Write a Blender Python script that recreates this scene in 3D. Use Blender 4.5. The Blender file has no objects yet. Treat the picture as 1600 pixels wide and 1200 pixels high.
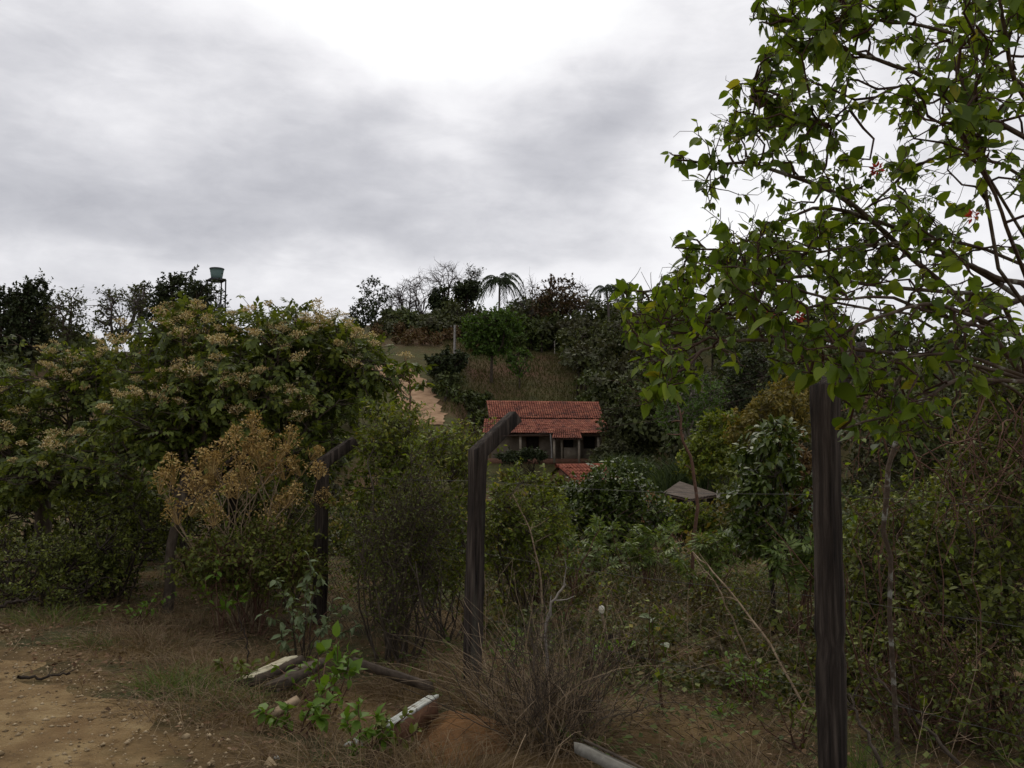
import bpy, math, random
import numpy as np
from mathutils import Vector

rng = np.random.default_rng(11)
random.seed(11)
SC = bpy.context.scene
COL = SC.collection

# ------------------------------------------------------------------ camera
F = 1331.0                                   # focal length in photo pixels (1600 wide)
PITCH = math.atan(100.0 / F)
CAM = np.array([0.0, 0.0, 1.6])
cam_data = bpy.data.cameras.new('camera')
cam_data.sensor_width = 36.0
cam_data.lens = 36.0 * F / 1600.0
cam_data.clip_start = 0.05
cam_data.clip_end = 3000.0
cam = bpy.data.objects.new('camera', cam_data)
COL.objects.link(cam)
cam.location = CAM
cam.rotation_euler = (math.radians(90) + PITCH, 0, 0)
SC.camera = cam

# ------------------------------------------------------------------ exposure
SC.view_settings.view_transform = 'Standard'
SC.view_settings.look = 'None'
SC.view_settings.gamma = 1.0
SC.view_settings.exposure = 0.1
SC.view_settings.use_curve_mapping = False
SC.render.engine = 'CYCLES'
SC.cycles.max_bounces = 4
SC.cycles.diffuse_bounces = 2
SC.cycles.glossy_bounces = 1
SC.cycles.transmission_bounces = 3
SC.cycles.transparent_max_bounces = 4
SC.cycles.use_denoising = True
SUN_AZ, SUN_EL = math.radians(-8), math.radians(52)


# ------------------------------------------------------------------ node helpers
class Nodes:
    def __init__(self, tree):
        self.t = tree
        self.n = tree.nodes
        self.l = tree.links

    def new(self, kind, **kw):
        nd = self.n.new(kind)
        for k, v in kw.items():
            setattr(nd, k, v)
        return nd

    def set(self, sock, v):
        if isinstance(v, bpy.types.NodeSocket):
            self.l.new(v, sock)
        else:
            sock.default_value = v

    def math(self, op, a, b=0.0, c=None, clamp=False):
        nd = self.new('ShaderNodeMath', operation=op)
        nd.use_clamp = clamp
        self.set(nd.inputs[0], a)
        self.set(nd.inputs[1], b)
        if c is not None:
            self.set(nd.inputs[2], c)
        return nd.outputs[0]

    def noise(self, vec, scale, detail=4, rough=0.55, dist=0.0):
        nd = self.new('ShaderNodeTexNoise')
        if vec is not None:
            self.l.new(vec, nd.inputs['Vector'])
        nd.inputs['Scale'].default_value = scale
        nd.inputs['Detail'].default_value = detail
        nd.inputs['Roughness'].default_value = rough
        nd.inputs['Distortion'].default_value = dist
        return nd.outputs['Fac']

    def ramp(self, fac, stops):
        nd = self.new('ShaderNodeValToRGB')
        el = nd.color_ramp.elements
        while len(el) < len(stops):
            el.new(0.5)
        for e, (p, c) in zip(el, stops):
            e.position = p
            e.color = (c[0], c[1], c[2], 1.0) if not isinstance(c, (int, float)) else (c, c, c, 1.0)
        self.set(nd.inputs[0], fac)
        return nd.outputs[0]

    def mix(self, fac, a, b, blend='MIX'):
        nd = self.new('ShaderNodeMix', data_type='RGBA', blend_type=blend)
        self.set(nd.inputs[0], fac)
        for s, v in ((nd.inputs[6], a), (nd.inputs[7], b)):
            if isinstance(v, bpy.types.NodeSocket):
                self.l.new(v, s)
            else:
                s.default_value = (v[0], v[1], v[2], 1.0)
        return nd.outputs[2]

    def scale_vec(self, vec, s):
        nd = self.new('ShaderNodeMapping')
        self.l.new(vec, nd.inputs['Vector'])
        nd.inputs['Scale'].default_value = s
        return nd.outputs[0]


# ------------------------------------------------------------------ world: overcast sky
world = bpy.data.worlds.new('World')
SC.world = world
world.use_nodes = True
W = Nodes(world.node_tree)
for nd in list(W.n):
    W.n.remove(nd)
sky = W.new('ShaderNodeTexSky', sky_type='NISHITA')
sky.sun_disc = False
sky.sun_elevation = SUN_EL
sky.sun_rotation = SUN_AZ
tc = W.new('ShaderNodeTexCoord').outputs['Generated']
sep = W.new('ShaderNodeSeparateXYZ')
W.l.new(tc, sep.inputs[0])
n_warp1 = W.noise(W.scale_vec(tc, (1.6, 1.6, 2.6)), 3.0, 4, 0.5)
n_warp2 = W.noise(W.scale_vec(tc, (1.3, 1.3, 2.2)), 3.7, 4, 0.5)
az = W.math('ARCTAN2', sep.outputs[0], sep.outputs[1])
el = W.math('ARCSINE', sep.outputs[2])
az = W.math('ADD', az, W.math('MULTIPLY', W.math('SUBTRACT', n_warp1, 0.5), 0.26))
el = W.math('ADD', el, W.math('MULTIPLY', W.math('SUBTRACT', n_warp2, 0.5), 0.15))


def sky_px(px, py):
    return math.atan((px - 800) / F), PITCH + math.atan((600 - py) / F)


# soft cloud masses of this sky: (px, py, half width px, half height px, amount)
MASSES = [
    (480, -10, 330, 75, 0.34), (850, 20, 240, 75, 0.28), (640, 85, 110, 55, 0.14),
    (1140, 240, 90, 80, 0.16), (1330, 330, 200, 120, 0.16), (160, 195, 120, 26, 0.10),
    (700, 215, 70, 30, 0.10), (620, 455, 420, 34, 0.09), (1090, 360, 140, 60, 0.10),
    (260, 320, 420, 75, -0.15), (60, 130, 200, 70, -0.07), (660, 150, 110, 45, -0.14), (560, 235, 150, 50, -0.09),
    (960, 230, 130, 100, -0.15), (430, 365, 330, 35, -0.07), (150, 410, 260, 30, -0.08),
    (850, 390, 180, 25, -0.05), (1010, 90, 100, 80, -0.04),
]
val = None
for (px, py, sx, sy, amt) in MASSES:
    a0, e0 = sky_px(px, py)
    u = W.math('DIVIDE', W.math('SUBTRACT', az, a0), sx / F)
    v = W.math('DIVIDE', W.math('SUBTRACT', el, e0), sy / F)
    q = W.math('ADD', W.math('MULTIPLY', u, u), W.math('MULTIPLY', v, v))
    g = W.math('MULTIPLY', W.math('EXPONENT', W.math('MULTIPLY', q, -0.7)), amt)
    val = g if val is None else W.math('ADD', val, g)
n_fine = W.noise(W.scale_vec(tc, (1.5, 1.5, 3.0)), 4.2, 7, 0.56)
n_big = W.noise(W.scale_vec(tc, (1.0, 1.0, 2.2)), 1.7, 3, 0.5)
val = W.math('ADD', val, W.math('MULTIPLY', W.math('SUBTRACT', n_fine, 0.5), 0.42))
val = W.math('ADD', val, W.math('MULTIPLY', W.math('SUBTRACT', n_big, 0.5), 0.25))
n_wisp = W.noise(W.scale_vec(tc, (1.2, 1.2, 3.4)), 9.0, 6, 0.6, 0.5)
val = W.math('ADD', val, W.math('MULTIPLY', W.math('SUBTRACT', n_wisp, 0.5), 0.22))
val = W.math('ADD', val, 0.695, clamp=False)
cloud = W.ramp(val, [(0.0, (0.16, 0.165, 0.20)), (0.35, (0.335, 0.338, 0.375)), (0.6, (0.58, 0.578, 0.61)),
                     (0.82, (0.86, 0.85, 0.87)), (1.0, (1.0, 1.0, 1.0))])
cloud10 = W.mix(1.0, cloud, (10.0, 10.0, 10.0), 'MULTIPLY')
col = W.mix(0.95, sky.outputs[0], cloud10)
bg = W.new('ShaderNodeBackground')
W.l.new(col, bg.inputs[0])
bg.inputs[1].default_value = 0.1
world.cycles.sampling_method = 'NONE'
wo = W.new('ShaderNodeOutputWorld')
W.l.new(bg.outputs[0], wo.inputs[0])

# ------------------------------------------------------------------ sun behind the clouds
sun_data = bpy.data.lights.new('sun', 'SUN')
sun_data.energy = 1.0
sun_data.angle = math.radians(35)
sun_data.color = (1.0, 0.92, 0.78)
sun = bpy.data.objects.new('sun', sun_data)
COL.objects.link(sun)
sd = Vector((math.sin(SUN_AZ) * math.cos(SUN_EL), math.cos(SUN_AZ) * math.cos(SUN_EL), math.sin(SUN_EL)))
sun.rotation_euler = sd.to_track_quat('Z', 'Y').to_euler()
sun.location = (0, 0, 60)


# ------------------------------------------------------------------ materials
def new_mat(name):
    m = bpy.data.materials.new(name)
    m.use_nodes = True
    N = Nodes(m.node_tree)
    bsdf = N.n['Principled BSDF']
    out = N.n['Material Output']
    return m, N, bsdf, out


def leaf_mat(name, stops, trans=0.3, rough=0.5, patch=None, spec=0.3):
    if 'bloom' not in name and 'flower' not in name and 'blossom' not in name and 'dry' not in name and 'litter' not in name:
        stops = [(p, (c[0] * 1.25, c[1] * 1.28, c[2] * 0.75)) for p, c in stops]
    m, N, b, out = new_mat(name)
    geo = N.new('ShaderNodeNewGeometry')
    c = N.ramp(geo.outputs['Random Per Island'], stops)
    if patch:
        sc, colr, amt = patch
        pn = N.noise(geo.outputs['Position'], sc, 3, 0.6)
        f = N.ramp(pn, [(0.42, 0.0), (0.62, amt)])
        c = N.mix(f, c, colr)
    N.set(b.inputs['Base Color'], c)
    b.inputs['Roughness'].default_value = rough
    b.inputs['Specular IOR Level'].default_value = spec
    if trans > 0:
        tr = N.new('ShaderNodeBsdfTranslucent')
        N.l.new(N.mix(1.0, c, (1.25, 1.2, 0.6), 'MULTIPLY'), tr.inputs[0])
        mx = N.new('ShaderNodeMixShader')
        mx.inputs[0].default_value = trans
        N.l.new(b.outputs[0], mx.inputs[1])
        N.l.new(tr.outputs[0], mx.inputs[2])
        N.l.new(mx.outputs[0], out.inputs[0])
    return m


def rough_mat(name, stops, scale=8.0, stretch=(1, 1, 1), detail=6, rough=0.9, bump=0.3, bscale=30.0, bdist=0.01, island=0.0, second=None):
    """Noise-coloured rough surface with fine relief."""
    m, N, b, out = new_mat(name)
    tcn = N.new('ShaderNodeTexCoord').outputs['Object']
    v = N.scale_vec(tcn, stretch)
    f = N.noise(v, scale, detail, 0.62, 0.2)
    if island:
        geo = N.new('ShaderNodeNewGeometry')
        f = N.math('ADD', f, N.math('MULTIPLY', N.math('SUBTRACT', geo.outputs['Random Per Island'], 0.5), island))
    c = N.ramp(f, stops)
    if second:
        s2, col2, lo, hi = second
        c = N.mix(N.ramp(N.noise(v, s2, 5, 0.6), [(lo, 0.0), (hi, 1.0)]), c, col2)
    N.set(b.inputs['Base Color'], c)
    b.inputs['Roughness'].default_value = rough
    b.inputs['Specular IOR Level'].default_value = 0.2
    if bump:
        bp = N.new('ShaderNodeBump')
        bp.inputs['Strength'].default_value = bump
        bp.inputs['Distance'].default_value = bdist
        N.l.new(N.noise(v, bscale, 5, 0.65), bp.inputs['Height'])
        N.l.new(bp.outputs[0], b.inputs['Normal'])
    return m


M = {}
M['ground'] = rough_mat('soil_and_litter', [(0.3, (0.05, 0.034, 0.014)), (0.5, (0.11, 0.07, 0.029)), (0.7, (0.20, 0.135, 0.058))],
                        0.9, rough=1.0, bump=0.9, bscale=14, bdist=0.06, second=(1.1, (0.05, 0.05, 0.018), 0.46, 0.62))
_m = M['ground']
_N = Nodes(_m.node_tree)
_b = _N.n['Principled BSDF']
_old = _b.inputs['Base Color'].links[0].from_socket
_pos = _N.new('ShaderNodeNewGeometry').outputs['Position']
_dot = _N.new('ShaderNodeVectorMath', operation='DOT_PRODUCT')
_N.l.new(_pos, _dot.inputs[0])
_dot.inputs[1].default_value = (0.698, 0.736, 0.0)
_s = _N.math('ADD', _dot.outputs['Value'], -(1.76 * 0.698 + 4.75 * 0.736) - 0.27)
_s = _N.math('ADD', _s, _N.math('MULTIPLY', _N.math('SUBTRACT', _N.noise(_pos, 2.2, 9, 0.68), 0.5), 2.0))
_f = _N.ramp(_N.math('MULTIPLY_ADD', _s, 0.42, 1.95), [(0.30, 1.0), (0.85, 0.0)])
_rc = _N.ramp(_N.noise(_pos, 5.0, 10, 0.65), [(0.3, (0.14, 0.085, 0.035)), (0.5, (0.25, 0.165, 0.075)), (0.7, (0.38, 0.275, 0.14))])
_N.set(_b.inputs['Base Color'], _N.mix(_f, _old, _rc))
M['pasture'] = rough_mat('pasture_grass', [(0.3, (0.040, 0.042, 0.013)), (0.5, (0.072, 0.062, 0.021)), (0.7, (0.060, 0.066, 0.02))],
                         0.35, rough=1.0, bump=1.0, bscale=1.5, bdist=0.4, second=(0.06, (0.10, 0.052, 0.03), 0.5, 0.66))
M['road'] = rough_mat('gravel_road', [(0.30, (0.14, 0.085, 0.036)), (0.5, (0.285, 0.19, 0.085)), (0.70, (0.42, 0.305, 0.15))],
                      4.5, detail=12, rough=0.95, bump=1.0, bscale=38, bdist=0.05, second=(1.7, (0.22, 0.135, 0.058), 0.5, 0.7))
M['hill_road'] = rough_mat('bare_clay_road', [(0.3, (0.17, 0.10, 0.055)), (0.5, (0.30, 0.19, 0.11)), (0.7, (0.38, 0.25, 0.155))], 0.9, rough=1.0, bump=0.5, bscale=3, bdist=0.1)
M['mound'] = rough_mat('orange_soil', [(0.3, (0.12, 0.062, 0.025)), (0.7, (0.23, 0.115, 0.045))], 6, rough=1.0, bump=0.8, bscale=60, bdist=0.02)
M['stone'] = rough_mat('pale_stone', [(0.3, (0.15, 0.105, 0.055)), (0.7, (0.40, 0.31, 0.19))], 10, rough=0.9, bump=0.4, island=0.8)
M['post'] = rough_mat('weathered_post', [(0.32, (0.010, 0.008, 0.007)), (0.5, (0.038, 0.029, 0.023)), (0.7, (0.10, 0.08, 0.065))],
                      26, (1, 1, 0.07), rough=0.95, bump=1.0, bscale=40, bdist=0.03, second=(5, (0.085, 0.08, 0.062), 0.56, 0.66))
M['wire'] = rough_mat('rusty_wire', [(0.35, (0.012, 0.008, 0.006)), (0.7, (0.09, 0.06, 0.045))], 20, rough=0.7, bump=0)
M['wire_bright'] = rough_mat('galvanised_wire', [(0.3, (0.06, 0.058, 0.052)), (0.7, (0.15, 0.148, 0.14))], 20, rough=0.5, bump=0)
M['bark'] = rough_mat('grey_brown_bark', [(0.3, (0.03, 0.022, 0.016)), (0.55, (0.075, 0.058, 0.042)), (0.75, (0.14, 0.115, 0.09))],
                      14, (1, 1, 0.4), bump=0.7, bscale=40, bdist=0.01)
M['bark_dark'] = rough_mat('dark_bark', [(0.3, (0.018, 0.013, 0.010)), (0.7, (0.05, 0.038, 0.028))], 14, (1, 1, 0.4), bump=0.6, bscale=40, bdist=0.01)
M['bark_lichen'] = rough_mat('lichen_bark', [(0.3, (0.05, 0.035, 0.024)), (0.5, (0.09, 0.065, 0.045)), (0.72, (0.15, 0.12, 0.09))],
                             18, bump=0.7, bscale=60, bdist=0.006, second=(9, (0.28, 0.28, 0.24), 0.58, 0.66))
M['bark_pale'] = rough_mat('pale_bark', [(0.3, (0.15, 0.13, 0.11)), (0.7, (0.32, 0.29, 0.25))], 8, (1, 1, 0.4), bump=0.4)
M['bark_grey'] = rough_mat('bare_twig_grey', [(0.3, (0.06, 0.048, 0.042)), (0.7, (0.12, 0.098, 0.088))], 3, bump=0)
M['twig_red'] = rough_mat('reddish_twig', [(0.3, (0.07, 0.035, 0.024)), (0.7, (0.15, 0.085, 0.055))], 9, bump=0)
M['cane'] = rough_mat('dry_cane', [(0.3, (0.16, 0.11, 0.065)), (0.7, (0.34, 0.26, 0.17))], 9, bump=0)
M['tile'] = rough_mat('clay_tile', [(0.3, (0.10, 0.032, 0.022)), (0.5, (0.21, 0.062, 0.037)), (0.72, (0.31, 0.12, 0.07))], 1.1, rough=0.9, bump=0.2,
                      island=0.14, second=(1.6, (0.085, 0.036, 0.028), 0.52, 0.75))
M['plaster'] = rough_mat('stained_plaster', [(0.3, (0.15, 0.12, 0.09)), (0.7, (0.30, 0.26, 0.20))], 1.5, rough=0.95, bump=0.2)
M['brick'] = rough_mat('raw_brick_wall', [(0.3, (0.11, 0.055, 0.035)), (0.7, (0.20, 0.11, 0.075))], 3, rough=0.95, bump=0.4)
M['dark_wood'] = rough_mat('dark_timber', [(0.3, (0.03, 0.018, 0.012)), (0.7, (0.075, 0.045, 0.03))], 6, bump=0.3)
M['fibre'] = rough_mat('fibre_cement', [(0.3, (0.055, 0.04, 0.03)), (0.7, (0.14, 0.112, 0.088))], 2.2, rough=0.9, bump=0.3, second=(1.5, (0.07, 0.06, 0.05), 0.55, 0.7))
M['concrete'] = rough_mat('old_concrete', [(0.3, (0.13, 0.13, 0.115)), (0.7, (0.26, 0.26, 0.235))], 9, rough=0.9, bump=0.5, bscale=50)
M['white_paint'] = rough_mat('chipped_white_paint', [(0.3, (0.36, 0.37, 0.33)), (0.6, (0.60, 0.62, 0.57))], 14, rough=0.8, bump=0.4, second=(14, (0.13, 0.10, 0.065), 0.52, 0.62))
M['cream_paint'] = rough_mat('flaking_cream_paint', [(0.3, (0.34, 0.30, 0.19)), (0.6, (0.56, 0.52, 0.37))], 12, rough=0.8, bump=0.4, second=(16, (0.11, 0.08, 0.05), 0.58, 0.66))
M['old_wood'] = rough_mat('grey_old_wood', [(0.3, (0.035, 0.026, 0.019)), (0.7, (0.11, 0.085, 0.062))], 10, (0.15, 1, 1), bump=0.6, bscale=30)
M['grey_plank'] = rough_mat('bleached_plank', [(0.3, (0.09, 0.085, 0.07)), (0.7, (0.22, 0.21, 0.18))], 12, (0.2, 1, 1), bump=0.5, bscale=30)
M['brown_wood'] = rough_mat('brown_old_wood', [(0.3, (0.06, 0.03, 0.017)), (0.7, (0.15, 0.075, 0.042))], 10, (0.15, 1, 1), bump=0.6, bscale=30)
M['tank'] = rough_mat('grey_green_tank', [(0.3, (0.13, 0.21, 0.20)), (0.7, (0.20, 0.29, 0.28))], 2.5, rough=0.6, bump=0)
M['tower'] = rough_mat('dark_tower_frame', [(0.3, (0.035, 0.035, 0.04)), (0.7, (0.07, 0.07, 0.075))], 2.5, rough=0.8, bump=0)
M['pole'] = rough_mat('pale_pole', [(0.3, (0.22, 0.205, 0.19)), (0.7, (0.34, 0.32, 0.30))], 2.5, rough=0.8, bump=0)
M['dark_inside'] = rough_mat('dark_interior_boards', [(0.3, (0.02, 0.016, 0.013)), (0.7, (0.05, 0.04, 0.032))], 3, bump=0.2)  # dark door wood; interior shade put into the colour of windows and shed wall

G1, G2, G3 = (0.028, 0.05, 0.012), (0.05, 0.085, 0.02), (0.085, 0.125, 0.028)
M['lf_heart'] = leaf_mat('heart_leaf_green', [(0.0, (0.048, 0.08, 0.012)), (0.5, (0.085, 0.13, 0.018)), (0.95, (0.15, 0.195, 0.03)), (1.0, (0.22, 0.20, 0.03))], 0.5, 0.5)
M['lf_flower_tree'] = leaf_mat('broad_tree_leaf', [(0.0, (0.034, 0.046, 0.013)), (0.45, (0.064, 0.084, 0.02)), (0.8, (0.10, 0.125, 0.03)), (1.0, (0.15, 0.165, 0.045))], 0.35, 0.5)
M['blossom'] = leaf_mat('cream_blossom', [(0.0, (0.26, 0.15, 0.06)), (0.35, (0.42, 0.32, 0.14)), (0.75, (0.60, 0.50, 0.26)), (1.0, (0.72, 0.64, 0.46))], 0.2, 0.7)
M['dry_bloom'] = leaf_mat('ochre_dry_bloom', [(0.0, (0.21, 0.13, 0.045)), (0.5, (0.40, 0.27, 0.095)), (1.0, (0.56, 0.42, 0.18))], 0.2, 0.8)
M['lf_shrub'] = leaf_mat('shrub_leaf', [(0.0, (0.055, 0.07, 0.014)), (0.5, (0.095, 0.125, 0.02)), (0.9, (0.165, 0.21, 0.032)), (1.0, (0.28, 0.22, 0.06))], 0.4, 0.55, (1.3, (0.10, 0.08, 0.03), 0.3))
M['lf_dark'] = leaf_mat('dark_glossy_leaf', [(0.0, (0.028, 0.042, 0.011)), (0.6, (0.052, 0.075, 0.018)), (1.0, (0.095, 0.12, 0.032))], 0.2, 0.35)
M['lf_pale'] = leaf_mat('cassava_leaf', [(0.0, (0.05, 0.08, 0.026)), (0.5, (0.09, 0.125, 0.045)), (1.0, (0.15, 0.185, 0.08))], 0.3, 0.45)
M['lf_grey'] = leaf_mat('grey_felted_leaf', [(0.0, (0.04, 0.058, 0.042)), (0.5, (0.085, 0.11, 0.09)), (1.0, (0.19, 0.225, 0.20))], 0.2, 0.8)
M['lf_weed'] = leaf_mat('fresh_weed_leaf', [(0.0, (0.045, 0.085, 0.016)), (0.5, (0.075, 0.135, 0.022)), (1.0, (0.13, 0.19, 0.035))], 0.35, 0.5)
M['lf_yellow'] = leaf_mat('yellowish_leaf', [(0.0, (0.07, 0.065, 0.02)), (0.5, (0.12, 0.095, 0.03)), (1.0, (0.18, 0.13, 0.045))], 0.25, 0.7)
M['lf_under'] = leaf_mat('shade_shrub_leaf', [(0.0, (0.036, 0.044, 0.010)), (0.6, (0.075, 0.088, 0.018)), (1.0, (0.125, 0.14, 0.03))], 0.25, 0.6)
M['lf_far'] = leaf_mat('woodland_leaf', [(0.0, (0.022, 0.03, 0.011)), (0.5, (0.042, 0.056, 0.018)), (1.0, (0.075, 0.092, 0.03))], 0.15, 0.7, (0.09, (0.055, 0.045, 0.03), 0.75))
M['lf_far_dark'] = leaf_mat('far_evergreen_leaf', [(0.0, (0.012, 0.018, 0.010)), (1.0, (0.034, 0.045, 0.02))], 0.1, 0.7)
M['lf_far_bright'] = leaf_mat('far_bright_leaf', [(0.0, (0.03, 0.055, 0.014)), (1.0, (0.07, 0.12, 0.026))], 0.25, 0.7)
M['lf_far_red'] = leaf_mat('far_russet_leaf', [(0.0, (0.04, 0.022, 0.017)), (0.6, (0.075, 0.042, 0.03)), (1.0, (0.06, 0.055, 0.028))], 0.15, 0.7)
M['lf_far_sparse'] = leaf_mat('far_sparse_leaf', [(0.0, (0.035, 0.04, 0.022)), (1.0, (0.075, 0.085, 0.045))], 0.2, 0.7)
M['lf_palm'] = leaf_mat('palm_leaf', [(0.0, (0.014, 0.024, 0.012)), (1.0, (0.032, 0.045, 0.022))], 0.1, 0.8)
M['lf_reed'] = leaf_mat('reed_blade', [(0.0, (0.018, 0.03, 0.014)), (0.6, (0.034, 0.05, 0.024)), (1.0, (0.07, 0.09, 0.05))], 0.25, 0.6)
M['grass_dry'] = leaf_mat('dry_grass_blade', [(0.0, (0.085, 0.055, 0.03)), (0.5, (0.16, 0.11, 0.06)), (1.0, (0.26, 0.19, 0.11))], 0.2, 0.8)
M['grass_green'] = leaf_mat('green_grass_blade', [(0.0, (0.04, 0.065, 0.018)), (0.6, (0.07, 0.105, 0.03)), (1.0, (0.12, 0.13, 0.05))], 0.25, 0.7)
M['litter'] = leaf_mat('leaf_litter', [(0.0, (0.05, 0.028, 0.014)), (0.5, (0.12, 0.065, 0.032)), (0.9, (0.20, 0.12, 0.065)), (1.0, (0.32, 0.24, 0.16))], 0.05, 0.9)
M['red_flower'] = leaf_mat('red_flower', [(0.0, (0.35, 0.04, 0.03)), (1.0, (0.55, 0.08, 0.06))], 0.3, 0.6)
M['white_flower'] = leaf_mat('white_flower', [(0.0, (0.6, 0.58, 0.55)), (1.0, (0.75, 0.73, 0.7))], 0.3, 0.6)


# ------------------------------------------------------------------ projection helpers (design time)
def P(px, py, d):
    """World point seen at photo pixel (px, py) at depth y = d."""
    cp, sp = math.cos(PITCH), math.sin(PITCH)
    u, v = (px - 800) / F, -(py - 600) / F
    dr = np.array([u, cp - v * sp, sp + v * cp])
    return CAM + dr * (d / dr[1])


def unit(v):
    return v / np.maximum(np.linalg.norm(v, axis=-1, keepdims=True), 1e-9)


# ------------------------------------------------------------------ terrain
def sstep(a, b, x):
    t = np.clip((x - a) / (b - a), 0, 1)
    return t * t * (3 - 2 * t)


def vnoise(x, y, seed=0):
    """Cheap smooth 2-D noise from sines, about -1..1."""
    s = seed * 1.37
    return (np.sin(x * 1.0 + 1.7 * np.sin(y * 0.7 + s) + s) + np.sin(y * 1.3 + 1.3 * np.sin(x * 0.9 + 2 * s) + 2.1 * s)
            + 0.5 * np.sin(2.3 * x - 1.9 * y + 3 * s) + 0.5 * np.sin(1.8 * x + 2.7 * y + 5 * s)) / 3.0


FA = np.array([1.76, 4.75])                  # near fence post; the fence runs along FU, the yard lies along FN
FU = np.array([-0.60, 0.80])
FN = np.array([0.80, 0.60])


def sdist(x, y):
    return (x - FA[0]) * FN[0] + (y - FA[1]) * FN[1]


def H(x, y):
    x = np.asarray(x, float)
    y = np.asarray(y, float)
    s = sdist(x, y)
    z = -0.26 * sstep(-3.3, -1.1, s)
    z = z + 0.03 * np.exp(-((s + 2.2) / 0.5) ** 2) * (0.6 + 0.4 * vnoise(x * 1.7, y * 1.7, 3))
    z = z - 0.075 * np.clip(s, 0, 28)
    near = np.exp(-(np.hypot(x, y - 6) / 14) ** 2)
    z = z + near * (0.035 * vnoise(x * 2.2, y * 2.2, 1) * sstep(-3.1, -1.5, s) + 0.012 * vnoise(x * 6, y * 6, 2))
    yy = np.maximum(y, 1.0)
    a = x / yy
    toe = 70 + 8 * sstep(-0.07, -0.045, a) * sstep(0.19, 0.14, a) - 26 * sstep(-0.25, -0.42, a) + 4 * vnoise(x * 0.05, 1.3, 4)
    top = 24.0 - 12.5 * sstep(0.18, 0.62, a) - 13.0 * sstep(-0.2, -0.34, a) + 1.6 * sstep(-0.02, 0.06, a) * sstep(0.16, 0.07, a)
    r = np.clip(y - toe, 0, None)
    hill = 0.365 * r
    hill = hill / (1 + (hill / top) ** 4) ** 0.25
    far = sstep(14, 45, y)
    z = z * (1 - sstep(60, 76, y)) + 0.6 * sstep(60, 76, y) + hill * 1.0
    z = z + far * 0.35 * vnoise(x * 0.16, y * 0.16, 6) * (0.3 + sstep(80, 110, y)) 
    return z


def G(px, d, dz=0.0):
    """Ground point in photo column px at depth d."""
    x = (px - 800) / F * d * 0.99
    return np.array([x, d, float(H(x, d)) + dz])


# ------------------------------------------------------------------ mesh helpers
def mesh_from(name, V, Fs, mat=None, smooth=False):
    """V (n,3); Fs list of (m,3) or (m,4) index arrays."""
    V = np.asarray(V, np.float32)
    me = bpy.data.meshes.new(name)
    me.vertices.add(len(V))
    me.vertices.foreach_set('co', V.ravel())
    Fs = [np.asarray(f, np.int32) for f in Fs if len(f)]
    loops = np.concatenate([f.ravel() for f in Fs])
    tot = np.concatenate([np.full(len(f), f.shape[1], np.int32) for f in Fs])
    start = np.concatenate([[0], np.cumsum(tot)[:-1]]).astype(np.int32)
    me.loops.add(len(loops))
    me.loops.foreach_set('vertex_index', loops)
    me.polygons.add(len(tot))
    me.polygons.foreach_set('loop_start', start)
    me.polygons.foreach_set('loop_total', tot)
    if smooth:
        me.polygons.foreach_set('use_smooth', np.ones(len(tot), bool))
    me.update(calc_edges=True)
    if mat is not None:
        me.materials.append(mat)
    return me


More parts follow.
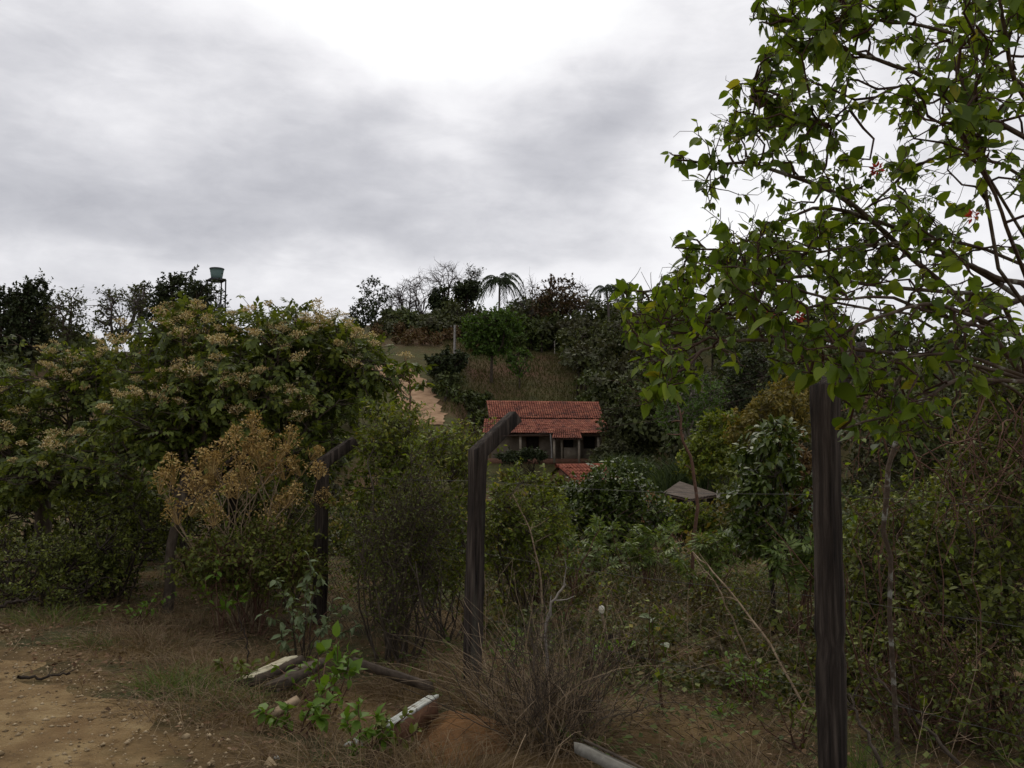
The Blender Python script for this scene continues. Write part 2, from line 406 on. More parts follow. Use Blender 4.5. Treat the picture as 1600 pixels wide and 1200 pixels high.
class MB:
    """Collects pieces; build() links them as one mesh object."""

    def __init__(self):
        self.V, self.F, self.n = [], [], 0

    def add(self, V, *Fs):
        V = np.asarray(V, float).reshape(-1, 3)
        self.V.append(V)
        for f in Fs:
            if len(f):
                self.F.append(np.asarray(f, np.int64) + self.n)
        self.n += len(V)
        return self

    def box(self, c, size, rot=None):
        s = np.array([[-1, -1, -1], [1, -1, -1], [1, 1, -1], [-1, 1, -1], [-1, -1, 1], [1, -1, 1], [1, 1, 1], [-1, 1, 1]]) * 0.5
        v = s * np.asarray(size)
        if rot is not None:
            v = v @ np.asarray(rot).T
        return self.add(v + np.asarray(c), [[0, 3, 2, 1], [4, 5, 6, 7], [0, 1, 5, 4], [1, 2, 6, 5], [2, 3, 7, 6], [3, 0, 4, 7]])

    def tubes(self, Pts, R, sides=5):
        Pts = np.asarray(Pts, float)
        if Pts.ndim == 2:
            Pts = Pts[None]
        R = np.asarray(R, float)
        if R.ndim == 1:
            R = R[None]
        B, k, _ = Pts.shape
        if B == 0:
            return self
        R = np.broadcast_to(R, (B, k))
        T = unit(np.gradient(Pts, axis=1))
        mt = np.abs(T.mean(axis=1))
        ref = np.zeros((B, 3))
        ref[np.arange(B), np.argmin(mt, axis=1)] = 1.0
        U = unit(np.cross(T, ref[:, None, :]))
        Wv = np.cross(T, U)
        ang = np.arange(sides) / sides * 2 * np.pi
        ring = Pts[:, :, None, :] + R[:, :, None, None] * (np.cos(ang)[None, None, :, None] * U[:, :, None, :] + np.sin(ang)[None, None, :, None] * Wv[:, :, None, :])
        idx = np.arange(B * k * sides).reshape(B, k, sides)
        nx = np.roll(idx, -1, axis=2)
        q = np.stack([idx[:, :-1], nx[:, :-1], nx[:, 1:], idx[:, 1:]], axis=-1).reshape(-1, 4)
        return self.add(ring.reshape(-1, 3), q)

    def leaves(self, pos, dr, nrm, size, tpl, width=1.0):
        """Place a leaf template at every pos. width: scalar or array of relative widths."""
        tv, tf = tpl
        n = len(pos)
        if n == 0:
            return self
        X = unit(dr)
        Y = unit(np.cross(nrm, X))
        Z = np.cross(X, Y)
        size = np.broadcast_to(np.asarray(size, float), (n,))
        width = np.broadcast_to(np.asarray(width, float), (n,))
        V = pos[:, None, :] + size[:, None, None] * (tv[None, :, 0:1] * X[:, None, :] + tv[None, :, 1:2] * width[:, None, None] * Y[:, None, :] + tv[None, :, 2:3] * Z[:, None, :])
        off = (np.arange(n) * len(tv))[:, None, None]
        return self.add(V.reshape(-1, 3), *[(np.asarray(f)[None] + off).reshape(-1, np.asarray(f).shape[1]) for f in tf])

    def mesh(self, name, mat, origin=(0, 0, 0), smooth=False):
        V = np.concatenate(self.V) - np.asarray(origin)
        by = {}
        for f in self.F:
            by.setdefault(f.shape[1], []).append(f)
        return mesh_from(name, V, [np.concatenate(v) for v in by.values()], mat, smooth)

    def build(self, name, mat, parent=None, origin=None, smooth=False):
        if not self.V:
            return None
        if origin is None:
            origin = parent_origin(parent)
        o = bpy.data.objects.new(name, self.mesh(name, mat, origin, smooth))
        COL.objects.link(o)
        if parent is not None:
            o.parent = parent
        else:
            o.location = origin
        return o


ORIG = {}


def parent_origin(p):
    if p is None:
        return np.zeros(3)
    return ORIG.get(p.name, np.zeros(3))


def tag(o, label=None, cat=None, group=None, kind=None):
    if label:
        o['label'] = label
    if cat:
        o['category'] = cat
    if group:
        o['group'] = group
    if kind:
        o['kind'] = kind
    return o


def thing(name, label, cat, base, group=None):
    """An Empty at the thing's base; its parts are built in world coordinates and stored relative to it."""
    o = bpy.data.objects.new(name, None)
    COL.objects.link(o)
    o.empty_display_size = 0.2
    o.location = Vector([float(c) for c in base])
    tag(o, label, cat, group)
    ORIG[o.name] = np.asarray(base, float)
    return o


def sub(name, mb, mat, part, origin, smooth=False):
    """A sub-part: mesh under a part whose own origin is its thing's."""
    o = bpy.data.objects.new(name, mb.mesh(name, mat, origin, smooth))
    COL.objects.link(o)
    o.parent = part
    return o


def copy_tree(root, loc, rz=0.0, scale=1.0, label=None, cat=None, group=None, name=None, sz=None):
    c = root.copy()
    COL.objects.link(c)
    if name:
        c.name = name
    c.location = Vector([float(v) for v in loc])
    c.rotation_euler = (0, 0, rz)
    c.scale = (scale, scale, scale if sz is None else sz)
    tag(c, label, cat, group)
    for ch in root.children:
        k = ch.copy()
        COL.objects.link(k)
        k.parent = c
        for g in ch.children:
            gk = g.copy()
            COL.objects.link(gk)
            gk.parent = k
    return c


def rotz(a):
    c, s = math.cos(a), math.sin(a)
    return np.array([[c, -s, 0], [s, c, 0], [0, 0, 1]])


def roty(a):
    c, s = math.cos(a), math.sin(a)
    return np.array([[c, 0, s], [0, 1, 0], [-s, 0, c]])


def rotx(a):
    c, s = math.cos(a), math.sin(a)
    return np.array([[1, 0, 0], [0, c, -s], [0, s, c]])


# ------------------------------------------------------------------ leaf templates: x along the leaf, y across, z up
KITE = (np.array([[0, 0, 0], [.45, .26, .05], [1, 0, -.08], [.45, -.26, .05]]), [[[0, 3, 2], [0, 2, 1]]])
OVATE = (np.array([[0, 0, 0], [.22, .2, .04], [.22, -.2, .04], [.3, 0, 0], [.58, .22, .02], [.58, -.22, .02], [.65, 0, -.03], [1, 0, -.14]]),
         [[[0, 3, 1], [0, 2, 3], [6, 7, 4], [6, 5, 7]], [[1, 3, 6, 4], [3, 2, 5, 6]]])
HEART = (np.array([[0, 0, 0], [-.10, .17, .03], [-.10, -.17, .03], [.08, .37, .07], [.08, -.37, .07], [.2, 0, .0],
                   [.36, .39, .05], [.36, -.39, .05], [.48, 0, -.03], [.62, .29, .0], [.62, -.29, .0], [.72, 0, -.08], [.82, .13, -.09], [.82, -.13, -.09], [.99, 0, -.17]]),
         [[[0, 5, 1], [0, 2, 5], [12, 11, 14], [11, 13, 14]],
          [[1, 5, 6, 3], [5, 2, 4, 7], [5, 8, 9, 6], [5, 7, 10, 8], [8, 11, 12, 9], [8, 10, 13, 11]]])


def compound(n=7, l=0.42, droop=0.25, w=0.3):
    """Pinnate/palmate leaf of n drooping leaflets on one stalk."""
    V, T = [], []
    for i in range(n):
        if i == n - 1:
            p, a = np.array([.62, 0, 0]), 0.0
        else:
            r = (i // 2) / max(1, (n - 1) // 2)
            side = 1 if i % 2 else -1
            p, a = np.array([.18 + .42 * r, 0, 0]), side * (1.25 - .55 * r)
        d = np.array([math.cos(a), math.sin(a), -droop])
        q = np.array([-math.sin(a), math.cos(a), 0])
        ll = l * (0.8 + 0.25 * (i // 2) / max(1, n // 2))
        b = len(V)
        V += [p, p + d * ll * .5 + q * ll * w + [0, 0, .02], p + d * ll + [0, 0, -.06], p + d * ll * .5 - q * ll * w + [0, 0, .02]]
        T += [[b, b + 3, b + 2], [b, b + 2, b + 1]]
    return np.array(V), [T]


COMP7 = compound(7)
PALMATE = compound(7, .55, .3, .17)
NEEDLE = (np.array([[0, .02, 0], [0, -.02, 0], [1, 0, 0]]), [[[0, 1, 2]]])


# ------------------------------------------------------------------ growth helpers
def sample_ell(ells, n, shell=0.5):
    """n points in a union of ellipsoids (cx,cy,cz,rx,ry,rz), pushed towards the shell."""
    ells = np.asarray(ells, float)
    w = (ells[:, 3] * ells[:, 4] * ells[:, 5]) ** 0.75
    idx = rng.choice(len(ells), n, p=w / w.sum())
    d = unit(rng.normal(size=(n, 3)))
    r = rng.random(n) ** (1 / 3)
    r = shell * (0.55 + 0.45 * r) + (1 - shell) * r
    r = r * (1 + 0.12 * rng.normal(size=n))
    return ells[idx, :3] + d * r[:, None] * ells[idx, 3:6]


def curves(A, B, k=6, bow=0.15, sag=0.0, wob=0.03):
    A, B = np.asarray(A, float), np.asarray(B, float)
    n = len(A)
    t = np.linspace(0, 1, k)
    D = B - A
    L = np.linalg.norm(D, axis=1, keepdims=True)
    perp = unit(np.cross(D, rng.normal(size=(n, 3)))) * L * bow * rng.random((n, 1))
    up = np.array([[0, 0, 1.0]]) * L * sag
    Pt = A[:, None] + D[:, None] * t[None, :, None] + (perp + up)[:, None] * np.sin(np.pi * t)[None, :, None]
    w = np.cumsum(rng.normal(size=(n, k, 3)), axis=1) * (wob * L)[:, None]
    return Pt + w * (t * (1 - t) * 4 * 0.5)[None, :, None]


def attach(limbs, targets, tmin=0.3, jitter=0.5):
    """Start point on the nearest limb for every target."""
    Mn, k, _ = limbs.shape
    i0 = int(tmin * (k - 1))
    nodes = limbs[:, i0:].reshape(-1, 3)
    d = np.linalg.norm(targets[:, None] - nodes[None], axis=2) * (1 + jitter * rng.random((len(targets), len(nodes))))
    return nodes[np.argmin(d, axis=1)]


def sprout(Pt, n, length, spread=0.9, up=0.15, k=4, tmin=0.3, wob=0.06, droop=0.0):
    """n side shoots on each of the polylines Pt (B,k,3)."""
    B, kk, _ = Pt.shape
    t = tmin + (1 - tmin) * rng.random((B, n))
    f = t * (kk - 1)
    i = np.minimum(f.astype(int), kk - 2)
    b = np.arange(B)[:, None]
    fr = (f - i)[..., None]
    st = (Pt[b, i] * (1 - fr) + Pt[b, i + 1] * fr).reshape(-1, 3)
    T = unit(Pt[b, i + 1] - Pt[b, i]).reshape(-1, 3)
    d = unit(T * 0.7 + unit(rng.normal(size=T.shape)) * spread + np.array([0, 0, up]))
    L = length * (0.5 + rng.random(len(st)))
    en = st + d * L[:, None] + np.array([0, 0, -droop]) * L[:, None]
    return curves(st, en, k, 0.12, droop * 0.4, wob)


def leaf_frames(Pt, n, tmin=0.15, out=0.9, droop=0.25, upn=0.8, centre=None, outn=0.3):
    """Positions, directions and normals of n leaves on each polyline."""
    B, kk, _ = Pt.shape
    t = tmin + (1 - tmin) * np.sqrt(rng.random((B, n)))
    f = t * (kk - 1)
    i = np.minimum(f.astype(int), kk - 2)
    b = np.arange(B)[:, None]
    fr = (f - i)[..., None]
    pos = (Pt[b, i] * (1 - fr) + Pt[b, i + 1] * fr).reshape(-1, 3)
    T = unit(Pt[b, i + 1] - Pt[b, i]).reshape(-1, 3)
    dr = unit(T * 0.5 + unit(rng.normal(size=T.shape)) * out + np.array([0, 0, -droop]))
    nm = unit(rng.normal(size=T.shape)) * 0.6 + np.array([0, 0, upn])
    if centre is not None:
        nm = nm + unit(pos - centre) * outn
    return pos, dr, nm


def plant(name, label, cat, base, ells, nlimb=8, nbranch=80, ntwig=4, nleaf=6, trunk_r=0.06, trunk_top=None, stems=1,
          tpl=KITE, leaf=0.1, lmat=None, bmat=None, twig=0.3, shell=0.5, droop=0.25, upn=0.8, twig_r=0.004, br_r=0.012, group=None,
          up=0.15, width=1.0, bow=0.2, limb_sides=7, leafvar=0.35, spread_base=0.08, sag=0.05, lname='crown', out=0.9):
    base = np.asarray(base, float)
    root = thing(name, label, cat, base, group)
    ells = np.asarray(ells, float)
    cen = ells[:, :3].mean(axis=0)
    tg = sample_ell(ells, nbranch, shell)
    ends = sample_ell(ells, nlimb, 0.75)
    ends = cen + (ends - cen) * 0.8
    tb = MB()
    if stems <= 1:
        if trunk_top is None:
            trunk_top = base + (cen - base) * 0.45
        trunk_top = np.asarray(trunk_top, float)
        tr = curves([base - [0, 0, 0.15]], [trunk_top], 7, 0.06, 0, 0.02)
        tb.tubes(tr, np.linspace(trunk_r * 1.25, trunk_r * 0.85, 7), 9)
        limbs = curves(np.repeat(trunk_top[None], nlimb, 0) - [0, 0, 0.05], ends, 9, bow, sag, 0.05)
        rr = np.linspace(trunk_r * 0.72, br_r * 1.0, 9)
    else:
        st = base + np.c_[rng.normal(size=(nlimb, 2)) * spread_base, np.full(nlimb, -0.08)]
        limbs = curves(st, ends, 9, bow, sag, 0.05)
        rr = np.linspace(trunk_r, br_r * 0.8, 9)
    tb.tubes(limbs, rr * (0.7 + 0.5 * rng.random((len(limbs), 1))), limb_sides)
    tb.build('trunk', bmat, root, smooth=True)
    br = curves(attach(limbs, tg), tg, 6, 0.18, 0.04, 0.06)
    tw = sprout(br, ntwig, twig, up=up, droop=0.0, k=3)
    bb = MB()
    bb.tubes(br, np.linspace(br_r, twig_r, 6), 3 if br_r < .03 and bmat is not M['bark_grey'] and nbranch > 150 else 4)
    bb.tubes(tw, np.linspace(twig_r, twig_r * 0.5, 3), 3)
    bb.build('branches', bmat, root)
    allp = np.concatenate([tw, br[:, -tw.shape[1]:]], 0)
    pos, dr, nm = leaf_frames(allp, nleaf, 0.1, out, droop, upn, cen)
    lb = MB()
    sz = leaf * (1 - leafvar + 2 * leafvar * rng.random(len(pos)))
    lb.leaves(pos, dr, nm, sz, tpl, width)
    cr = lb.build(lname, lmat, root)
    if cr:
        cr['kind'] = 'stuff'
    return root, tw, limbs


# ------------------------------------------------------------------ the setting: ground, roads, soil mound
def grid_axis(n, near, far, p=3.0):
    t = np.linspace(-1, 1, n)
    return np.sign(t) * (near * np.abs(t) + (far - near) * np.abs(t) ** p)


gx = grid_axis(201, 9, 420, 4.5)
gy = np.concatenate([np.linspace(-300, -4, 24), np.linspace(-3, 16, 170), 16 + np.cumsum(np.linspace(0.1, 1.5, 105)), np.linspace(105, 420, 60)])
gy = np.unique(np.round(gy, 3))
XX, YY = np.meshgrid(gx, gy)
ZZ = H(XX, YY)
ni, nj = XX.shape
idx = np.arange(ni * nj).reshape(ni, nj)
quads = np.stack([idx[:-1, :-1], idx[:-1, 1:], idx[1:, 1:], idx[1:, :-1]], -1).reshape(-1, 4)
me = mesh_from('ground', np.c_[XX.ravel(), YY.ravel(), ZZ.ravel()], [quads], M['ground'], True)
me.materials.append(M['pasture'])
cy = YY[:-1, :-1].ravel()
me.polygons.foreach_set('material_index', (cy > 62).astype(np.int32))
ground = bpy.data.objects.new('ground', me)
COL.objects.link(ground)
ground['kind'] = 'structure'


def strip(name, mat, centre, half, nx, dz, edge=0.15, seed=0):
    """A sheet draped on the terrain along a centre line, with ragged edges."""
    c = np.asarray(centre, float)
    n = len(c)
    T = unit(np.gradient(c, axis=0))
    Nn = np.c_[T[:, 1], -T[:, 0]]
    tt = np.linspace(-1, 1, nx)
    arc = np.concatenate([[0], np.cumsum(np.linalg.norm(np.diff(c, axis=0), axis=1))])
    hl = half + edge * (vnoise(arc * 2.1, arc * 0.7, seed) + 0.6 * vnoise(arc * 6.3, arc * 2.7, seed + 1))
    hr = half + edge * (vnoise(arc * 2.3, arc * 0.9, seed + 2) + 0.6 * vnoise(arc * 5.7, arc * 3.1, seed + 3))
    w = np.where(tt[None] < 0, hl[:, None], hr[:, None]) * tt[None]
    x = c[:, 0:1] + Nn[:, 0:1] * w
    y = c[:, 1:2] + Nn[:, 1:2] * w
    edge_drop = -0.035 * sstep(0.9, 1.0, np.abs(tt))[None]
    z = H(x, y) + dz + edge_drop
    ii = np.arange(n * nx).reshape(n, nx)
    q = np.stack([ii[:-1, :-1], ii[:-1, 1:], ii[1:, 1:], ii[1:, :-1]], -1).reshape(-1, 4)
    o = bpy.data.objects.new(name, mesh_from(name, np.c_[x.ravel(), y.ravel(), z.ravel()], [q], mat, True))
    COL.objects.link(o)
    o['kind'] = 'structure'
    return o


tline = np.linspace(-12, 26, 240)
roff = -5.02 - 0.17 * np.clip(tline - 1.6, 0, 6.5)
rc = FA[None] + FU[None] * tline[:, None] + FN[None] * roff[:, None]
strip('gravel_road', M['road'], rc, 2.3, 50, 0.014, 0.42, 1)
hr_pts = np.array([G(662, 76)[:2], G(656, 81)[:2], G(646, 86)[:2], G(634, 90)[:2], G(616, 93)[:2], G(592, 95)[:2], G(562, 96)[:2]])
ti = np.linspace(0, len(hr_pts) - 1, 60)
hc = np.c_[np.interp(ti, range(len(hr_pts)), hr_pts[:, 0]), np.interp(ti, range(len(hr_pts)), hr_pts[:, 1])]
strip('hill_road', M['hill_road'], hc, 1.9, 9, 0.10, 0.45, 9)

# orange soil mound spilled beside the middle post
mc = P(722, 1118, 5.55)
mr, ma = np.meshgrid(np.linspace(0, 1, 14), np.linspace(0, 2 * np.pi, 40, endpoint=False), indexing='ij')
mrad = 0.36 * (1 + 0.18 * np.sin(3 * ma + 1) + 0.1 * np.sin(7 * ma))
mx_, my_ = mc[0] + mr * mrad * np.cos(ma) * 1.05, mc[1] + mr * mrad * np.sin(ma) * 1.25
mz_ = H(mx_, my_) - 0.03 + 0.19 * (1 - mr ** 1.7) + 0.012 * vnoise(mx_ * 30, my_ * 30, 5) * (1 - mr)
ii = np.arange(14 * 40).reshape(14, 40)
q = np.stack([ii[:-1], np.roll(ii, -1, 1)[:-1], np.roll(ii, -1, 1)[1:], ii[1:]], -1).reshape(-1, 4)
so = bpy.data.objects.new('soil_mound', mesh_from('soil_mound', np.c_[mx_.ravel(), my_.ravel(), mz_.ravel()], [q[:, ::-1]], M['mound'], True))
COL.objects.link(so)
so['kind'] = 'structure'

# bare orange bank cut beside the shed
bk = MB()
u_, v_ = np.meshgrid(np.linspace(0, 1, 26), np.linspace(0, 1, 12), indexing='ij')
p0, p1 = P(1002, 772, 38), P(1075, 772, 40)
hx = p0[0] + (p1[0] - p0[0]) * u_
hy = 38 + 2 * u_ + 2.4 * v_ + 0.3 * vnoise(u_ * 9, v_ * 4, 3)
hz = H(hx, hy) - 0.3 + (2.45 - 0.9 * u_) * v_ * np.sin(np.pi * np.clip(u_ * 0.9 + 0.1, 0, 1)) ** 0.5
ii = np.arange(26 * 12).reshape(26, 12)
bk.add(np.stack([hx, hy, hz], -1).reshape(-1, 3), np.stack([ii[:-1, :-1], ii[1:, :-1], ii[1:, 1:], ii[:-1, 1:]], -1).reshape(-1, 4))
bko = bk.build('earth_bank', M['mound'], None, smooth=True)
bko['kind'] = 'structure'


# ================================================================== FENCE
def section(w, c=0.13):
    h, b = w / 2, w / 2 * (1 - c)
    return np.array([[h, -b], [h, b], [b, h], [-b, h], [-h, b], [-h, -b], [-b, -h], [b, -h]])


def fence_post(root, base, bend, arm_h, arm_v, w, chip=None, label=None):
    """Square bevelled post whose top third is an arm slanting over the yard."""
    base, bend = np.asarray(base, float), np.asarray(bend, float)
    ax_u = np.array([FU[0], FU[1], 0])
    ax_n = np.array([FN[0], FN[1], 0])
    rings = []
    for t in np.concatenate([[-0.18], np.linspace(0, 0.95, 22)]):
        p = base + (bend - base) * t
        sc = 1 + 0.05 * math.sin(9 * t + w * 40) + 0.012 * rng.normal()
        if chip and abs(t - chip) < 0.04:
            sc *= 0.86
        rings.append((p, ax_n, sc))
    adir = unit(ax_n * arm_h + np.array([0, 0, arm_v]))
    an = np.cross(ax_u, adir)
    an = an if an @ ax_n > 0 else -an
    rings.append((bend, unit(ax_n + an), 1.12))
    tip = bend + ax_n * arm_h + np.array([0, 0, arm_v])
    for t in (0.25, 0.5, 0.75, 1.0):
        rings.append((bend + (tip - bend) * t, an, 1.0 - 0.08 * t + 0.03 * rng.normal()))
    S = section(w)
    V = []
    for p, n_, sc in rings:
        jit = 1 + 0.022 * rng.normal(size=(8, 1))
        V.append(p + (S[:, 0:1] * ax_u + S[:, 1:2] * n_) * sc * jit)
    V = np.concatenate(V)
    k = len(rings)
    ii = np.arange(k * 8).reshape(k, 8)
    q = np.stack([ii[:-1], np.roll(ii, -1, 1)[:-1], np.roll(ii, -1, 1)[1:], ii[1:]], -1).reshape(-1, 4)
    caps = [[ii[-1, 0], ii[-1, 1], ii[-1, 2], ii[-1, 3]], [ii[-1, 0], ii[-1, 3], ii[-1, 4], ii[-1, 7]], [ii[-1, 4], ii[-1, 5], ii[-1, 6], ii[-1, 7]]]
    mb = MB().add(V, q, caps)
    o = mb.build('post', M['post'], root)
    if label:
        o['label'] = label
    return tip


POSTS = [(np.array([P(1293, 900, 4.75)[0], 4.75]), -0.28, P(1289, 610, 4.75), 0.36, 0.25, 0.118, 0.36),
         (np.array([P(737, 1070, 6.8)[0], 6.8]), -0.30, P(747, 708, 6.8), 0.37, 0.30, 0.112, None),
         (np.array([P(500, 940, 9.2)[0], 9.2]), -0.28, P(503, 724, 9.2), 0.38, 0.24, 0.12, None),
         (np.array([P(363, 930, 11.6)[0], 11.6]), -0.28, P(363, 752, 11.6), 0.34, 0.24, 0.13, None),
         (np.array([P(288, 900, 14.2)[0], 14.2]), -0.28, P(288, 745, 14.2), 0.34, 0.24, 0.13, None)]
fence = thing('wire_fence', 'sagging rusty wire fence on dark bent-top posts along the verge', 'fence', (POSTS[1][0][0], POSTS[1][0][1], -0.3))
tips, bends = [], []
for (xy, bz, bend, ah, av, w, chip) in POSTS:
    tips.append(fence_post(fence, (xy[0], xy[1], bz), bend, ah, av, w, chip))
    bends.append(bend)
# the next post stands out of the picture to the right
p0xy = POSTS[0][0] * 2 - POSTS[1][0]
ext_b = np.array([p0xy[0], p0xy[1], bends[0][2]])
pts_xy = [p0xy] + [p[0] for p in POSTS]
tops = [ext_b] + bends
fence_post(fence, (p0xy[0], p0xy[1], -0.3), ext_b, 0.36, 0.25, 0.125)
for i in range(len(pts_xy) - 1):
    A, B = pts_xy[i], pts_xy[i + 1]
    L = np.linalg.norm(B - A)
    u = (B - A) / L
    nrm = np.array([u[1], -u[0]])
    if nrm @ FN < 0:
        nrm = -nrm
    a = 0.05
    if i < 3:
        mb = MB()
        ncol = int((L - 0.1) / (2 * a))
        htop = min(tops[i][2], tops[i + 1][2]) + 0.26 - 0.25
        nz = int(htop / a)
        for c in range(ncol):
            j = np.arange(nz)
            t = 0.05 + c * 2 * a + a * (1 + np.where(j % 2 == 0, -1.02, 1.02))
            z = -0.2 + j * a
            sagz = -0.10 * np.sin(np.pi * t / L) * (j / nz)
            off = 0.06 * vnoise(t * 2.1, z * 2.3, i) + 0.012
            x = A[0] + u[0] * t + nrm[0] * off
            y = A[1] + u[1] * t + nrm[1] * off
            mb.tubes(np.c_[x, y, z + sagz + 0.02 * vnoise(t * 3, z * 3, 8)], np.full(nz, 0.003), 3)
        mb.build('chain_link_mesh', M['wire'], fence)
    # strained line wires and two barbed wires on the arms
    mb, mbb = MB(), MB()
    for hz, slack, mm in ((0.55, 0.05, mb), (1.05, 0.03, mb), (1.62, 0.03, mb)):
        t = np.linspace(0, 1, 14)
        q0 = np.array([A[0], A[1], -0.28 + hz])
        q1 = np.array([B[0], B[1], -0.28 + hz])
        pp = q0 + (q1 - q0) * t[:, None] + np.c_[nrm[0] * 0.08 + 0 * t, nrm[1] * 0.08 + 0 * t, -slack * np.sin(np.pi * t)]
        mm.tubes(pp, np.full(14, 0.0016), 3)
    mb.build('line_wires', M['wire_bright'], fence)
tl = [tips[0] + (tips[0] - tips[1])] + tips
for i in range(len(tl) - 1):
    mb = MB()
    for fr in (1.0, 0.45):
        q0 = tops[i] + (tl[i] - tops[i]) * fr
        q1 = tops[i + 1] + (tl[i + 1] - tops[i + 1]) * fr
        t = np.linspace(0, 1, 20)
        pp = q0 + (q1 - q0) * t[:, None] + np.c_[0 * t, 0 * t, -0.09 * np.sin(np.pi * t)]
        mb.tubes(pp, np.full(20, 0.0016), 3)
        tb_ = np.linspace(0.04, 0.96, 22)
        c = q0 + (q1 - q0) * tb_[:, None] + np.c_[0 * tb_, 0 * tb_, -0.09 * np.sin(np.pi * tb_)]
        d = unit(rng.normal(size=c.shape)) * 0.014
        mb.tubes(np.stack([c - d, c + d], 1), np.full(2, 0.0012), 3)
    mb.build('barbed_wire', M['wire'], fence)


# ================================================================== HOUSE ON THE FAR SLOPE
def roof_tiles(mb, A, B, C, D, ncol, nrow, lift=0.05):
    """Half-round clay tiles on the slope A-B (ridge) to D-C (eave)."""
    A, B, C, D = [np.asarray(v, float) for v in (A, B, C, D)]
    nrm = unit(np.cross(D - A, B - A))
    if nrm[2] < 0:
        nrm = -nrm
    i, j = np.meshgrid(np.arange(ncol), np.arange(nrow), indexing='ij')
    i, j = i.ravel(), j.ravel()
    ang = np.linspace(0, np.pi, 5)
    V = []
    for end in (0, 1):
        v = (j + end * 1.12) / nrow
        h = 0.03 * end
        for q in ang:
            u = (i + 0.5 - 0.46 * np.cos(q) * (0.9 + 0.1 * end)) / ncol + 0.004 * rng.normal()
            p = A + (B - A) * u[:, None]
            pe = D + (C - D) * u[:, None]
            x = p + (pe - p) * v[:, None]
            V.append(x + nrm * (0.15 * np.sin(q) + h + lift))
    V = np.stack(V, 1)                                     # (n,10,3)
    V += (nrm * 0.012)[None, None] * rng.normal(size=(len(i), 1, 1))
    q = np.array([[k, k + 5, k + 6, k + 1] for k in range(4)])
    off = (np.arange(len(i)) * 10)[:, None, None]
    mb.add(V.reshape(-1, 3), (q[None] + off).reshape(-1, 4))


hg = float(H(P(860, 700, 75)[0], 74.5))
house = thing('house', 'low farmhouse with long two-step red clay tile roof on the slope', 'house', (P(855, 700, 75)[0], 75, hg))
R1, R2 = P(760, 629, 78.4), P(935, 631, 78.4)
E1, E2 = P(764, 655, 75.0), P(944, 656, 75.0)
L1a, L2a = P(757, 657, 74.9), P(940, 658, 74.9)
L1e, L2e = P(754, 679, 72.4), P(968, 679, 72.4)
sh = MB().add([R1, R2, E2, E1], [[0, 1, 2, 3]])
back1, back2 = E1 + [0, 6.8, -0.1], E2 + [0, 6.8, -0.1]
sh.add([R1, R2, back2, back1], [[0, 3, 2, 1]])
roof = sh.build('roof', M['dark_wood'], house)
t_ = MB()
roof_tiles(t_, R1, R2, E2, E1, 50, 9)
ro = sub('roof_tiles', t_, M['tile'], roof, parent_origin(house))
ro['kind'] = 'stuff'
rt = MB()
for k in range(24):
    a, b = R1 + (R2 - R1) * k / 24, R1 + (R2 - R1) * (k + 1.1) / 24
    rt.tubes(np.stack([a + [0, 0, .06], b + [0, 0, .09]]), np.array([.13, .11]), 6)
sub('ridge_tiles', rt, M['tile'], roof, parent_origin(house))
vr = MB().add([L1a, L2a, L2e, L1e], [[0, 1, 2, 3]]).build('veranda_roof', M['dark_wood'], house)
t_ = MB()
roof_tiles(t_, L1a, L2a, L2e, L1e, 58, 7)
sub('roof_tiles', t_, M['tile'], vr, parent_origin(house))['kind'] = 'stuff'
PA, PB, PC, PD = P(866, 671, 73.2), P(904, 671, 73.2), P(910, 687, 70.8), P(862, 687, 70.8)
pr = MB().add([PA, PB, PC, PD], [[0, 1, 2, 3]]).build('porch_roof', M['dark_wood'], house)
t_ = MB()
roof_tiles(t_, PA, PB, PC, PD, 13, 7)
sub('roof_tiles', t_, M['tile'], pr, parent_origin(house))['kind'] = 'stuff'
fb = MB()
fb.box((E1 + E2) / 2 + [0, 0, -0.11], (E2[0] - E1[0], 0.06, 0.16))
fb.box((L1e + L2e) / 2 + [0, 0.05, -0.09], (L2e[0] - L1e[0], 0.06, 0.12))
fb.build('fascia', M['dark_wood'], house)
# front wall with real openings: door and two windows
wx0, wx1, wy, wz1 = P(768, 700, 75.1)[0], P(940, 700, 75.1)[0], 75.1, E1[2] - 0.05
ops = [(P(822, 700, 75)[0], P(842, 700, 75)[0], hg + 1.0, hg + 2.1, 'window'), (P(880, 700, 75)[0], P(896, 700, 75)[0], hg + 0.05, hg + 2.1, 'door'),
       (P(912, 700, 75)[0], P(930, 700, 75)[0], hg + 1.0, hg + 2.1, 'window')]
wl = MB()
xs = [wx0] + [v for o in ops for v in o[:2]] + [wx1]
for k in range(0, len(xs), 2):
    wl.box(((xs[k] + xs[k + 1]) / 2, wy, (hg - .3 + wz1) / 2), (xs[k + 1] - xs[k], .2, wz1 - hg + .3))
for (a, b, z0, z1, kd) in ops:
    wl.box(((a + b) / 2, wy, (z1 + wz1) / 2), (b - a, .2, wz1 - z1))
    wl.box(((a + b) / 2, wy, (hg - .3 + z0) / 2), (b - a, .2, z0 - hg + .3))
wl.box((wx0 + .1, wy + 3.3, (hg - .3 + wz1) / 2), (.2, 6.4, wz1 - hg + .3))
wl.box((wx1 - .1, wy + 3.3, (hg - .3 + wz1) / 2), (.2, 6.4, wz1 - hg + .3))
wl.box(((wx0 + wx1) / 2, wy + 6.6, (hg - .3 + wz1) / 2), (wx1 - wx0, .2, wz1 - hg + .3))
wl.add([(wx0 + .02, wy, wz1), (wx0 + .02, wy + 6.6, wz1), (wx0 + .02, wy + 3.3, R1[2] - .1)], [[0, 1, 2]])
wl.add([(wx1 - .02, wy, wz1), (wx1 - .02, wy + 6.6, wz1), (wx1 - .02, wy + 3.3, R1[2] - .1)], [[0, 1, 2]])
wl.build('wall', M['plaster'], house)
